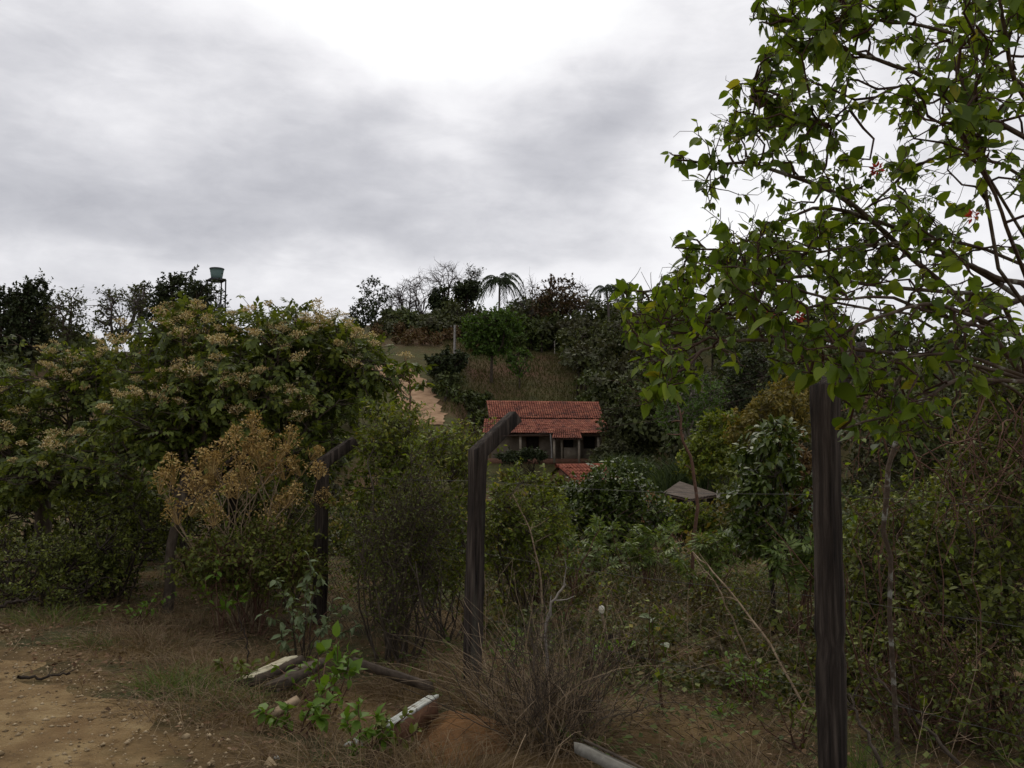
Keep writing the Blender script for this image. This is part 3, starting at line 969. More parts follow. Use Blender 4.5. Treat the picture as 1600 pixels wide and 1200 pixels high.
for (a, b, z0, z1, kd) in ops:
    o = MB().box(((a + b) / 2, wy + .05, (z0 + z1) / 2), (b - a - .02, .05, z1 - z0 - .02)).build(kd, M['dark_inside'], house)
    f = MB()
    for xx in (a + .04, b - .04):
        f.box((xx, wy - .11, (z0 + z1) / 2), (.08, .04, z1 - z0))
    f.box(((a + b) / 2, wy - .112, z1 - .04), (b - a - .16, .04, .08))
    sub('frame', f, M['dark_wood'], o, parent_origin(house))
MB().box(((L1e[0] + L2e[0]) / 2, 73.8, hg - .1), (L2e[0] - L1e[0] - .3, 2.6, .5)).build('veranda_floor', M['brick'], house)
for px in (762, 813, 866, 878, 904, 935, 962):
    c = P(px, 700, 72.7)
    MB().box((c[0], 72.7, (hg + 2.75) / 2), (.2, .2, 2.75 - hg + .3)).build('pillar', M['plaster'], house)
for px in (866, 905):
    c = P(px, 700, 71.1)
    MB().box((c[0], 71.1, (hg - .2 + 2.25) / 2), (.17, .17, 2.45 - hg)).build('pillar', M['plaster'], house)
c0, c1 = P(879, 700, 72.7), P(903, 700, 72.7)
MB().box(((c0[0] + c1[0]) / 2, 72.72, hg + .62), (c1[0] - c0[0] - .2, .12, .95)).build('parapet', M['plaster'], house)
MB().tubes(np.array([P(860, 678, 72.3), P(862, 700, 72.3), P(862, 716, 72.3)]), np.full(3, .06), 6).build('drain_pipe', M['pole'], house)

# ---- small outbuilding with one clay tile slope showing
ob = P(884, 731, 46)
og = float(H(ob[0], 46))
outb = thing('outbuilding', 'small outbuilding with faded clay tile roof below the farmhouse', 'outbuilding', (ob[0], 46, og))
ra = 0.47
rd = np.array([math.cos(ra), math.sin(ra), 0])
dn = np.array([math.sin(ra), -math.cos(ra), 0])
ra_ = P(871, 730, 46)
rb_ = ra_ + rd * 2.9
ea_, eb_ = ra_ + dn * 2.1 + [0, 0, -.95], rb_ + dn * 2.1 + [0, 0, -.95]
fa_, fb_ = ra_ - dn * 2.1 + [0, 0, -.95], rb_ - dn * 2.1 + [0, 0, -.95]
rf = MB().add([ra_, rb_, eb_, ea_, fa_, fb_], [[0, 1, 2, 3], [1, 0, 4, 5]]).build('roof', M['dark_wood'], outb)
t_ = MB()
roof_tiles(t_, ra_, rb_, eb_, ea_, 14, 6)
sub('roof_tiles', t_, M['tile'], rf, parent_origin(outb))['kind'] = 'stuff'
wl = MB()
i_ = 0.25
q = [ea_ - dn * i_ + rd * .2, eb_ - dn * i_ - rd * .2, fb_ + dn * i_ - rd * .2, fa_ + dn * i_ + rd * .2]
lo = [np.array([v[0], v[1], og - .4]) for v in q]
hi = [v + [0, 0, .05] for v in q]
wl.add(lo + hi, [[0, 1, 5, 4], [1, 2, 6, 5], [2, 3, 7, 6], [3, 0, 4, 7]])
wl.add([hi[0], hi[3], ra_ + rd * .2 + [0, 0, -.06]], [[0, 1, 2]])
wl.build('wall', M['brick'], outb)
MB().tubes(np.stack([ra_ - rd * .1 + [0, 0, .08], rb_ + [0, 0, .08]]), np.full(2, .12), 6).build('ridge_tiles', M['tile'], outb)

# ---- open shed with a corrugated fibre-cement roof
sg = float(H(P(1078, 770, 33)[0], 33))
shed = thing('shed', 'open shed under a grey corrugated sheet roof by the earth bank', 'shed', (P(1078, 770, 33)[0], 33, sg))
c00, c10 = P(1036, 770, 32.6), P(1078, 780, 31.2)
c11, c01 = P(1123, 773, 33.4), P(1062, 753, 36.2)
n = 44
tt = np.linspace(0, 1, n)


def sheet(a0, a1, b0, b1, amp=.028):
    A_, B_ = a0 + (a1 - a0) * tt[:, None], b0 + (b1 - b0) * tt[:, None]
    w = amp * np.sin(np.arange(n) * np.pi / 2 + .3)[:, None] * np.array([0, 0, 1.0])
    ii = np.arange(n * 2).reshape(2, n)
    return np.concatenate([A_ + w, B_ + w]), np.stack([ii[0, :-1], ii[0, 1:], ii[1, 1:], ii[1, :-1]], -1)


for k in range(2):
    f0, f1 = k * .5 - .01 * k, (k + 1) * .5 + .01
    a0, a1 = c10 + (c11 - c10) * f0, c10 + (c11 - c10) * f1
    b0, b1 = c00 + (c01 - c00) * f0, c00 + (c01 - c00) * f1
    m_ = MB()
    v, f = sheet(a0 + [0, 0, .012 * k], a1 + [0, 0, .012 * k], b0 + [0, 0, .012 * k], b1 + [0, 0, .012 * k])
    m_.add(v, f)
    v2, f2 = sheet(a0 + [0, 0, .012 * k - .01], a1 + [0, 0, .012 * k - .01], b0 + [0, 0, .012 * k - .01], b1 + [0, 0, .012 * k - .01])
    m_.add(v2, f2[:, ::-1])
    m_.build('roof_sheet', M['fibre'], shed)
for a, b in ((c00, c01), (c10, c11), (c00, c10), (c01, c11)):
    MB().tubes(np.stack([a, b]) + [0, 0, -.07], np.full(2, .035), 4).build('beam', M['dark_wood'], shed)
for a in (c00, c10, c01, c11, (c10 + c11) / 2):
    MB().box((a[0], a[1], (sg - .4 + a[2] - .05) / 2), (.12, .12, a[2] - sg + .35)).build('post', M['old_wood'], shed)
for (a, b, h0, h1) in ((c00, c01, 0, .8), (c01, c11, 0, .95), (c00, c10, 0, .62), (c10, c11, 0, .35)):
    aa, bb_ = np.array([a[0], a[1], sg - .3]), np.array([b[0], b[1], sg - .3])
    zt = min(a[2], b[2]) - .1
    hh = (zt - sg) * h1 if h1 < .9 else zt - sg
    MB().add([aa, bb_, bb_ + [0, 0, hh + .3], aa + [0, 0, hh + .3]], [[0, 1, 2, 3]]).build('wall', M['brick'] if h1 < .9 else M['dark_inside'], shed)
gp = P(1125, 815, 31.0)
gpo = thing('timber_post', 'pale grey timber post standing at the right end of the shed', 'post', (gp[0], 31.0, float(H(gp[0], 31))))
MB().box((gp[0], 31.0, (float(H(gp[0], 31)) - .3 + P(1125, 766, 31)[2]) / 2), (.17, .15, P(1125, 766, 31)[2] - float(H(gp[0], 31)) + .3)).build('shaft', M['bark_pale'], gpo)
MB().box((gp[0] + .01, 31.0, P(1125, 766, 31)[2] + .015), (.19, .17, .03)).build('cap', M['concrete'], gpo)

# ---- water tank on its tower
tw_d = 73.0
tc_ = P(338.5, 437, tw_d)
tg_ = float(H(tc_[0], tw_d))
tower = thing('water_tower', 'grey-green water tank on a dark four-legged tower above the trees', 'water tower', (tc_[0], tw_d, tg_))
ang = 0.62
prof = [(0.0, 0.02), (.47, .02), (.50, .30), (.515, .32), (.545, .60), (.56, .62), (.585, .84), (.625, .84), (.625, .90), (.60, .93), (.2, 1.0), (0.0, 1.01)]
nn = 28
aa = np.arange(nn) / nn * 2 * np.pi
V = np.concatenate([np.c_[tc_[0] + r * np.cos(aa), tw_d + r * np.sin(aa), np.full(nn, tc_[2] + .06 + z)] for r, z in prof])
ii = np.arange(len(prof) * nn).reshape(len(prof), nn)
q = np.stack([ii[:-1], np.roll(ii, -1, 1)[:-1], np.roll(ii, -1, 1)[1:], ii[1:]], -1)
tank = MB().add(V, q[:7].reshape(-1, 4)).build('tank', M['tank'], tower, smooth=True)
MB_l = MB().add(V, q[7:].reshape(-1, 4))
sub('lid', MB_l, M['tower'], tank, parent_origin(tower))
pf = MB().box((tc_[0], tw_d, tc_[2]), (1.25, 1.25, .1), rotz(ang)).build('platform', M['tower'], tower)
rm = MB()
for k in range(4):
    a, b = rotz(ang) @ np.array([[1, 1], [1, -1], [-1, -1], [-1, 1]][k] + [0]) * .62, rotz(ang) @ np.array([[1, 1], [1, -1], [-1, -1], [-1, 1]][(k + 1) % 4] + [0]) * .62
    rm.tubes(np.stack([a, b]) + [tc_[0], tw_d, tc_[2] - .08], np.full(2, .06), 4)
sub('edge_beam', rm, M['tower'], pf, parent_origin(tower))
cs = [rotz(ang) @ np.array([sx * .6, sy * .6, 0]) for sx, sy in ((1, 1), (1, -1), (-1, -1), (-1, 1))]
for c in cs:
    MB().tubes(np.array([[tc_[0] + c[0], tw_d + c[1], tc_[2] - .05], [tc_[0] + c[0] * 1.05, tw_d + c[1] * 1.05, tg_ - .4]]), np.full(2, .065), 5).build('leg', M['tower'], tower)
for k in range(4):
    for zz in (1.05, 2.6):
        a, b = cs[k] * 1.01, cs[(k + 1) % 4] * 1.01
        MB().tubes(np.stack([a, b]) + [tc_[0], tw_d, tc_[2] - zz], np.full(2, .04), 4).build('brace', M['tower'], tower)

# ---- pale utility pole and pasture fence posts on the hill
ug = G(709, 101)
pole = thing('utility_pole', 'slim pale utility pole rising from the hillside trees', 'utility pole', ug)
ut = P(709, 508, 101)
MB().tubes(np.array([[ug[0], 101, ug[2] - .3], [ug[0], 101, ut[2]]]), np.array([.17, .12]), 8).build('shaft', M['pole'], pole)
MB().box((ug[0], 101, ut[2] - .25), (1.1, .09, .09)).build('crossarm', M['dark_wood'], pole)
for sx in (-.45, .45):
    MB().tubes(np.array([[ug[0] + sx, 101, ut[2] - .2], [ug[0] + sx, 101, ut[2] - .02]]), np.array([.05, .04]), 6).build('insulator', M['pole'], pole)
pfence = thing('pasture_fence', 'thin post and wire fence along the top of the brown pasture', 'fence', G(840, 119))
fp = []
for px, d in ((768, 120), (788, 119.5), (812, 119), (826, 118.5), (850, 118), (868, 117)):
    g = G(px, d)
    hgt = 1.5 + .3 * rng.random()
    MB().tubes(np.array([[g[0], d, g[2] - .2], [g[0] + .05 * rng.normal(), d, g[2] + hgt]]), np.full(2, .085), 5).build('post', M['bark_pale'], pfence)
    fp.append(g + [0, 0, hgt - .2])
for dz in (0, -.45, -.9):
    MB().tubes(np.array(fp) + [0, 0, dz], np.full(len(fp), .012), 3).build('wire', M['wire'], pfence)
sp_ = G(883, 84)
st_ = thing('pasture_stake', 'lone white stake standing in the pasture behind the farmhouse', 'stake', sp_)
MB().tubes(np.array([sp_ - [0, 0, .2], sp_ + [0, 0, 1.5]]), np.full(2, .075), 5).build('shaft', M['pole'], st_)
MB().tubes(np.array([sp_ + [0, 0, 1.5], sp_ + [.02, 0, 1.6]]), np.array([.085, .05]), 5).build('tip', M['bark_pale'], st_)


# ================================================================== FAR TREES
def clumps(mb, cen, r, n, size, squash=0.8, sub_n=9, upn=0.5):
    """One leafy crown: leaves gathered round sub-centres on a rough ellipsoid."""
    cen = np.asarray(cen, float)
    sc = unit(rng.normal(size=(sub_n, 3))) * (0.35 + 0.45 * rng.random((sub_n, 1)))
    sc[:, 2] = sc[:, 2] * squash + 0.1
    pick = rng.integers(0, sub_n, n)
    d = unit(rng.normal(size=(n, 3))) * (rng.random((n, 1)) ** 0.4) * 0.42
    rel = sc[pick] + d * [1, 1, 0.75]
    pos = cen + rel * r
    dr = unit(rng.normal(size=(n, 3)) + rel * 0.6 + [0, 0, -0.3])
    nm = unit(rng.normal(size=(n, 3))) * 0.7 + rel + [0, 0, upn]
    mb.leaves(pos, dr, nm, size * (0.6 + 0.8 * rng.random(n)), KITE, 1.3)


wood, wtr = MB(), MB()


def wood_tree(px, d, h, r, n=520, size=0.42, sq=0.85):
    g = G(px, d)
    clumps(wood, g + [0, 0, h - r * 0.75], r, int(n * .62), size * 1.22, sq)
    wtr.tubes(curves([g - [0, 0, .2]], [g + [rng.normal() * .3, 0, h - r * .4]], 5, .08, 0, .04), np.linspace(.16, .06, 5), 5)


# top of the hill
for k in range(120):
    px = 600 + 430 * rng.random()
    d = (117 + 12 * rng.random()) if k % 2 else (122 + 20 * rng.random())
    h = (1.6 + 2.2 * rng.random()) if k % 2 else (2.4 + 3.0 * rng.random()) * (1 if px > 705 else .5)
    if px > 690:
        h += .5
    if px > 800:
        h += .9
    wood_tree(px, d, h, (1.3 + .7 * rng.random()) if k % 2 else 1.7 + 1.2 * rng.random(), 420)
# right flank
for k in range(250):
    px = 880 + (180 if k % 3 == 0 else 770) * rng.random()
    d = 62 + 62 * rng.random() ** 0.8
    if d < 82 and px < 985:
        continue
    if px < 882 + (118 - d) * 0.8:
        continue
    h = 3.0 + 3.4 * rng.random()
    wood_tree(px, d, h, 1.5 + 1.5 * rng.random(), 520, 0.40)
# undergrowth along the top edge of the pasture and round the foot of the hillside trees
for k in range(75):
    px = 690 + 330 * rng.random()
    wood_tree(px, 117 + 6 * rng.random(), 1.8 + (2.4 if px > 800 else 1.4) * rng.random(), 1.4 + .6 * rng.random(), 380, .40)
for k in range(40):
    px = 590 + 115 * rng.random()
    wood_tree(px, 113 + 12 * rng.random(), 1.2 + 1.8 * rng.random(), 1.1 + .6 * rng.random(), 330, .38)
for k in range(26):
    px = 682 + 82 * rng.random()
    wood_tree(px, 82 + 12 * rng.random(), .9 + 1.2 * rng.random(), .8 + .5 * rng.random(), 260, .3)
# left flank, behind the blossoming trees
for k in range(45):
    px = -120 + 690 * rng.random()
    d = 56 + 26 * rng.random()
    h = 1.6 + 1.2 * rng.random()
    wood_tree(px, d, h, 1.4 + 1.0 * rng.random(), 380, 0.38)
wo_ = wood.build('woodland', M['lf_far'], None)
tag(wo_, 'dark mixed woodland covering the hill behind the farmhouse', 'woodland', kind='stuff')
wt_ = wtr.build('woodland_trunks', M['bark_dark'], None)
tag(wt_, 'thin dark trunks of the hill woodland', 'woodland', kind='stuff')

# brown brush on the upper slope left of the pasture
br_ = MB()
for k in range(70):
    px, d = 585 + 190 * rng.random(), 104 + 16 * rng.random()
    g = G(px, d)
    if px > 700 and d < 113:
        continue
    clumps(br_, g + [0, 0, .6], .9 + .6 * rng.random(), 170, .3, .6)
bo = br_.build('brown_brush', leaf_mat('russet_brush', [(0, (.045, .024, .016)), (.6, (.085, .045, .028)), (1, (.075, .062, .03))], .1, .8), None)
tag(bo, 'russet brown brush on the slope above the clay road', 'brush', kind='stuff')


def far_tree(name, label, cat, px, py_top, d, wpx, lmat, nleaf, leaf, n_br=70, base=None, trunk_r=.16, crown_frac=.62, bare=False, bmat=None, group=None, shell=.55, extra=None, ntw=4):
    """A hill tree whose crown top stands at pixel row py_top."""
    g = G(px, d)
    zt = P(px, py_top, d)[2]
    h = zt - g[2]
    rx = wpx / 2 / F * d
    rz = h * crown_frac / 2
    ells = [(g[0], d, zt - rz, rx, rx * .8, rz)]
    if extra:
        for (ox, oz, fr) in extra:
            ells.append((g[0] + ox * rx, d, zt - rz + oz * rz, rx * fr, rx * fr * .8, rz * fr))
    return plant(name, label, cat, g, ells, 9, n_br, ntw, 0 if bare else nleaf, trunk_r, g + [0, 0, h * (1 - crown_frac) * 0.9], 1, KITE, leaf,
                 lmat, bmat or M['bark_grey'], h * .1, shell, .15, .6, .02 if bare else .014, .045, group, .35 if bare else .15, width=1.3, limb_sides=5)


B, Gy = M['bark_dark'], M['bark_grey']
far_tree('skyline_tree', 'thin tree with sparse dark leaf tufts at left end of hilltop row', 'tree', 582, 436, 128, 62, M['lf_far_dark'], 2, .42, 60, bmat=B, crown_frac=.75, trunk_r=.13)
far_tree('bare_tree', 'leafless grey tree beside the sparse tree on the hilltop', 'tree', 612, 447, 130, 48, None, 0, .3, 90, bare=True, crown_frac=.8)
far_tree('bare_tree', 'twiggy leafless tree, second of the hilltop bare trees', 'tree', 632, 436, 132, 46, None, 0, .3, 100, bare=True, crown_frac=.8)
far_tree('bare_tree', 'round-headed leafless tree left of the tallest bare tree', 'tree', 655, 426, 131, 50, None, 0, .3, 110, bare=True, crown_frac=.8)
far_tree('bare_tree', 'tallest leafless tree with fanned pale branches on the skyline', 'tree', 695, 409, 130, 60, None, 0, .3, 110, bare=True, crown_frac=.6, trunk_r=.17, bmat=M['bark_grey'])
far_tree('skyline_tree', 'small dense conical dark tree between the bare hilltop trees', 'tree', 684, 447, 126, 26, M['lf_far_dark'], 6, .45, 60, bmat=B, crown_frac=.8)
far_tree('skyline_tree', 'dark tree with flat dense crown on tall bare trunk', 'tree', 727, 439, 127, 44, M['lf_far_dark'], 6, .45, 70, bmat=B, crown_frac=.36, trunk_r=.15)
far_tree('bare_tree', 'slender flat-topped tree with wispy crown behind the flat dark tree', 'tree', 738, 416, 133, 30, M['lf_far_dark'], 1, .3, 60, crown_frac=.4, trunk_r=.11)
far_tree('bare_tree', 'wispy leafless tree between the palm and the russet tree', 'tree', 828, 436, 131, 44, None, 0, .3, 90, bare=True, crown_frac=.8)
far_tree('skyline_tree', 'large russet-crowned tree on the skyline right of the palm', 'tree', 872, 426, 124, 76, M['lf_far_red'], 4, .42, 120, bmat=B, crown_frac=.7, trunk_r=.2, extra=[(-.5, -.5, .6), (.5, -.3, .6)])
far_tree('bare_tree', 'thin leafless tree just right of the russet tree', 'tree', 905, 434, 130, 40, None, 0, .3, 70, bare=True, crown_frac=.8)
far_tree('hillside_tree', 'bright green double-trunked tree at the left edge of the pasture', 'tree', 768, 484, 100, 92, M['lf_far_bright'], 8, .36, 170, crown_frac=.62, trunk_r=.17, extra=[(.45, .35, .55), (-.4, -.3, .55)], bmat=M['bark'])
far_tree('hillside_tree', 'dense blackish-green tree beside the clay road', 'tree', 697, 546, 88, 66, M['lf_far_dark'], 7, .3, 110, crown_frac=.8, trunk_r=.15, bmat=B, extra=[(-.5, .2, .6), (.4, .3, .6)])
far_tree('hillside_tree', 'young thin tree standing alone in the brown pasture', 'tree', 812, 540, 98, 40, M['lf_far_bright'], 3, .32, 45, crown_frac=.7, trunk_r=.09, bmat=M['bark'])
far_tree('hillside_tree', 'olive bushy tree at the right edge of the pasture', 'tree', 945, 505, 104, 90, M['lf_far_sparse'], 6, .38, 120, crown_frac=.8, bmat=M['bark'], extra=[(.5, -.3, .6)])
far_tree('hillside_tree', 'grey leafless tree on the wooded slope behind the overhanging branch', 'tree', 1010, 475, 102, 90, M['lf_far_red'], 1, .3, 130, crown_frac=.8, trunk_r=.17)
far_tree('pale_trunk_tree', 'fresh green tree on two pale trunks right of the reeds', 'tree', 1080, 588, 52, 100, M['lf_far_bright'], 7, .2, 110, crown_frac=.45, trunk_r=.09, bmat=M['bark_pale'])
far_tree('hillside_tree', 'dark round tree on the right slope above the ochre bush', 'tree', 1180, 540, 70, 110, M['lf_far_dark'], 7, .28, 120, crown_frac=.85, bmat=B)
far_tree('hillside_tree', 'mid green tree on the right slope behind the near fence post', 'tree', 1270, 560, 62, 120, M['lf_far'], 7, .26, 120, crown_frac=.85, bmat=B)
# left skyline
far_tree('conifer', 'tall dark conifer at the left edge of the skyline', 'tree', 38, 434, 72, 66, M['lf_far_dark'], 10, .26, 190, crown_frac=.95, trunk_r=.16, bmat=B, extra=[(-.1, -.5, 1.15), (0, .5, .6)], shell=.4)
far_tree('skyline_tree', 'dark broad tree cut by the left picture edge beside the conifer', 'tree', -8, 448, 74, 70, M['lf_far_dark'], 8, .28, 130, crown_frac=.9, bmat=B)
far_tree('skyline_tree', 'sparse olive tree just right of the dark conifer', 'tree', 92, 455, 70, 66, M['lf_far_sparse'], 3, .24, 90, crown_frac=.75, bmat=M['bark'])
far_tree('skyline_tree', 'wispy grey-green tree left of the wide dark pine', 'tree', 172, 446, 72, 90, M['lf_far_sparse'], 2, .24, 110, crown_frac=.8, bmat=Gy)
far_tree('skyline_tree', 'slim tufted tree standing up behind the wispy one', 'tree', 208, 440, 74, 26, M['lf_far_sparse'], 4, .24, 40, crown_frac=.5, bmat=Gy)
far_tree('pine', 'wide dark dense pine beside the water tower', 'tree', 276, 426, 68, 88, M['lf_far_dark'], 11, .25, 190, crown_frac=.5, trunk_r=.2, bmat=B, extra=[(.3, -.7, .8), (-.6, -.6, .7)])
far_tree('conifer', 'thin feathery conifer directly behind the water tower legs', 'tree', 330, 447, 66, 36, M['lf_far_dark'], 4, .22, 60, crown_frac=.8, bmat=B)
far_tree('skyline_tree', 'sparse low tree at the foot of the hilltop row', 'tree', 560, 470, 112, 50, M['lf_far_dark'], 3, .36, 60, crown_frac=.8, bmat=B)


def palm(label, px, py_top, d, wpx, n=17):
    g = G(px, d)
    zt = P(px, py_top, d)[2]
    R = wpx / 2 / F * d
    root = thing('palm', label, 'palm', g)
    hub = np.array([g[0], d, zt - R * .62])
    MB().tubes(curves([g - [0, 0, .3]], [hub], 8, .04, 0, .01), np.linspace(.2, .13, 8), 7).build('trunk', M['bark_grey'], root)
    for k in range(n):
        a = k * 2.4 + rng.random() * .4
        lift = .75 - 1.0 * (k / n)
        t = np.linspace(0, 1, 12)
        L = R * (1.15 + .2 * rng.random())
        rad = L * (t - .12 * t ** 2) * math.cos(lift * .6)
        z = L * (lift * t + .35 * t - 1.15 * t ** 2.2)
        pts = hub + np.c_[np.cos(a) * rad, np.sin(a) * rad, z]
        m_ = MB().tubes(pts, np.linspace(.05, .015, 12), 4)
        tt_ = np.repeat(np.linspace(.12, 1, 26), 2)
        side = np.tile([1, -1], 26)
        ps = np.stack([np.interp(tt_, t, pts[:, c]) for c in range(3)], 1)
        tn = unit(np.gradient(pts, axis=0))
        tg2 = np.stack([np.interp(tt_, t, tn[:, c]) for c in range(3)], 1)
        ax = np.array([-np.sin(a), np.cos(a), 0])
        dr = unit(tg2 * .55 + ax * side[:, None] * .8 + np.array([0, 0, -.75]) + .12 * rng.normal(size=ps.shape))
        m_.leaves(ps, dr, np.cross(dr, tg2) + [0, 0, .2], R * .36 * (1 - .45 * np.abs(tt_ - .4)), KITE, .16)
        m_.build('frond', M['lf_palm'], root)
    return root


palm('feathery palm standing clear on the skyline above the green tree', 781, 419, 120, 68, 18)
palm('left of the two small palms above the wooded slope', 950, 438, 118, 46, 13)
palm('right of the two small palms, beside the heart-leaved twigs', 976, 436, 121, 44, 13)

# rough grass tufts and small shrubs over the pasture
pg = MB()
n_ = 14000
pxr, dd = 690 + 260 * rng.random(n_), 80 + 40 * rng.random(n_)
xx = (pxr - 800) / F * dd * .99
ln = rng.normal(size=(n_, 2)) * .12
b0 = np.c_[xx, dd, H(xx, dd) - .03]
tp = b0 + np.c_[ln, .18 + .35 * rng.random(n_) ** 2]
sx = np.c_[.03 + .03 * rng.random(n_), .02 * rng.normal(size=n_), np.zeros(n_)]
pg.add(np.stack([b0 - sx, b0 + sx, tp], 1).reshape(-1, 3), np.arange(n_ * 3).reshape(-1, 3))
o = pg.build('pasture_tufts', leaf_mat('pasture_tuft', [(0, (.034, .032, .014)), (.5, (.058, .05, .024)), (.8, (.05, .052, .02)), (1, (.085, .065, .035))], .15, .8), None)
tag(o, 'rough brown and green tufts over the pasture slope', 'grass', kind='stuff')

far_tree('hillside_tree', 'dark leafy tree overhanging the right end of the farmhouse roof', 'tree', 992, 606, 69, 95, M['lf_far'], 8, .3, 150, crown_frac=.85, bmat=B, trunk_r=.12)
# ---- reed thicket right of the house
def reeds(label, px, d, wpx, hpx, n, mat=None, name='reed_thicket'):
    g = G(px, d)
    root = thing(name, label, 'reeds', g)
    w = wpx / F * d / 2
    hh = hpx / F * d
    m_ = MB()
    x = g[0] + w * rng.uniform(-1, 1, n)
    y = d + w * .6 * rng.uniform(-1, 1, n)
    b = np.c_[x, y, H(x, y) - .05]
    hgt = hh * (.55 + .5 * rng.random(n)) * (1 - .35 * ((x - g[0]) / w) ** 2)
    lean = rng.normal(size=(n, 2)) * .22
    k = 5
    t = np.linspace(0, 1, k)
    cl = b[:, None] + np.stack([lean[:, 0:1] * hgt[:, None] * t ** 2.2 * 1.2, lean[:, 1:2] * hgt[:, None] * t ** 2.2, hgt[:, None] * (t - .22 * t ** 3)], -1)
    wd = .035 * d / 50 * np.array([1, 1, .9, .6, .08])
    sd = unit(np.c_[rng.normal(size=(n, 2)), np.zeros(n)])
    V = np.stack([cl - sd[:, None] * wd[None, :, None], cl + sd[:, None] * wd[None, :, None]], 2).reshape(n, k * 2, 3)
    q = np.array([[2 * i, 2 * i + 1, 2 * i + 3, 2 * i + 2] for i in range(k - 1)])
    m_.add(V.reshape(-1, 3), (q[None] + (np.arange(n) * k * 2)[:, None, None]).reshape(-1, 4))
    o = m_.build('blades', mat or M['lf_reed'], root)
    o['kind'] = 'stuff'
    return root


reeds('tall dense green reed thicket hiding the right end of the farmhouse', 975, 62, 110, 95, 2200)
reeds('paler reed clump below the pale-trunked tree', 1080, 52, 110, 120, 1500)
reeds('low reed clump below the right end of the farmhouse', 955, 56, 80, 60, 900)

# ================================================================== VALLEY SCRUB (one mass)
sc_, sc2 = MB(), MB()
for k in range(420):
    d = 13 + 55 * rng.random() ** 1.1
    px = 480 + 1180 * rng.random()
    h = .7 + 1.1 * rng.random()
    if 995 < px < 1150 and 24 < d < 41:
        continue
    if d > 42 and 845 < px < 965 and d < 50:
        continue
    if d < 20 and 760 < px < 1330:
        h *= .45
        if rng.random() < .65:
            continue
    g = G(px, d)
    zmax = 1.6 - (.09 if px < 1140 else .02) * d
    if 980 < px < 1150 and d < 30:
        zmax = 1.6 - .1 * d
    h = min(h, max(.35, zmax - g[2]))
    sz = .07 + .0035 * d
    (clumps)(sc_ if rng.random() < .8 else sc2, g + [0, 0, h * .45], h * .85, int(235 * (.5 + h * .6)), sz * 1.17, .7, 11)
o = sc_.build('valley_scrub', leaf_mat('scrub_leaf', [(0, (.022, .034, .012)), (.55, (.046, .062, .02)), (1, (.085, .105, .033))], .25, .6, (.35, (.062, .05, .022), .7)), None)
tag(o, 'low tangled green scrub filling the valley below the farmhouse', 'scrub', kind='stuff')
o = sc2.build('dry_scrub', M['lf_yellow'], None)
tag(o, 'dry yellowish scrub scattered through the valley', 'scrub', kind='stuff')


# ================================================================== LEFT: BLOSSOMING TREES
def blossom_mesh(seed, r=.085, n=120):
    m_ = MB()
    d = unit(rng.normal(size=(n, 3)))
    d[:, 2] = np.abs(d[:, 2]) * .8
    pos = d * r * (.45 + .6 * rng.random((n, 1))) * [1.15, 1.15, .7]
    m_.leaves(pos, unit(d + .6 * rng.normal(size=(n, 3))), rng.normal(size=(n, 3)), .022 * (.6 + .8 * rng.random(n)), KITE, 1.2)
    st = np.stack([np.zeros((10, 3)) - [0, 0, .05], pos[:10]], 1)
    m_.tubes(st, np.array([.003, .002]), 3)
    return m_.mesh('flower_cluster', M['blossom'])


BLOOMS = [blossom_mesh(k, .07 + .012 * k) for k in range(5)]


def add_blooms(root, pts, smin=.7, smax=1.15):
    o0 = ORIG[root.name]
    for p in pts:
        o = bpy.data.objects.new('flower_cluster', BLOOMS[rng.integers(0, 5)])
        COL.objects.link(o)
        o.parent = root
        o.location = Vector((p - o0).tolist())
        o.rotation_euler = (rng.normal() * .35, rng.normal() * .35, rng.random() * 6.28)
        s = smin + (smax - smin) * rng.random()
        o.scale = (s, s, s)
        o['kind'] = 'stuff'


def bloom_tree(label, base, ells, trunk_top, nbr, nbloom, trunk_r=.07, nlimb=12):
    root, tw, limbs = plant('blossom_tree', label, 'tree', base, ells, nlimb, nbr, 6, 2, trunk_r, trunk_top, 1, COMP7, .175, M['lf_flower_tree'], M['bark'],
                            .30, .45, .3, .9, .006, .018, 'blossoming trees at the left', .2, bow=.28, leafvar=.4)
    e = np.asarray(ells, float)
    tips = tw[:, -1]
    # blossoms sit on the outer and upper twig ends
    score = np.full(len(tips), -9.0)
    for (cx, cy, cz, rx, ry, rz) in e:
        q = (tips - [cx, cy, cz]) / [rx, ry, rz]
        score = np.maximum(score, -np.abs(np.linalg.norm(q, axis=1) - 1.0) + .45 * q[:, 2] - .35 * q[:, 1])
    ordr = np.argsort(-score - .35 * rng.random(len(tips)))
    chosen = []
    for i in ordr:
        p = tips[i]
        if all(np.linalg.norm(p - c) > .15 for c in chosen):
            chosen.append(p)
        if len(chosen) >= nbloom:
            break
    add_blooms(root, [c + [0, 0, .04] for c in chosen])
    return root


def EP(px, py, d, rxp, rzp, ry):
    p = P(px, py, d)
    return (p[0], p[1], p[2], rxp / F * d, ry, rzp / F * d)


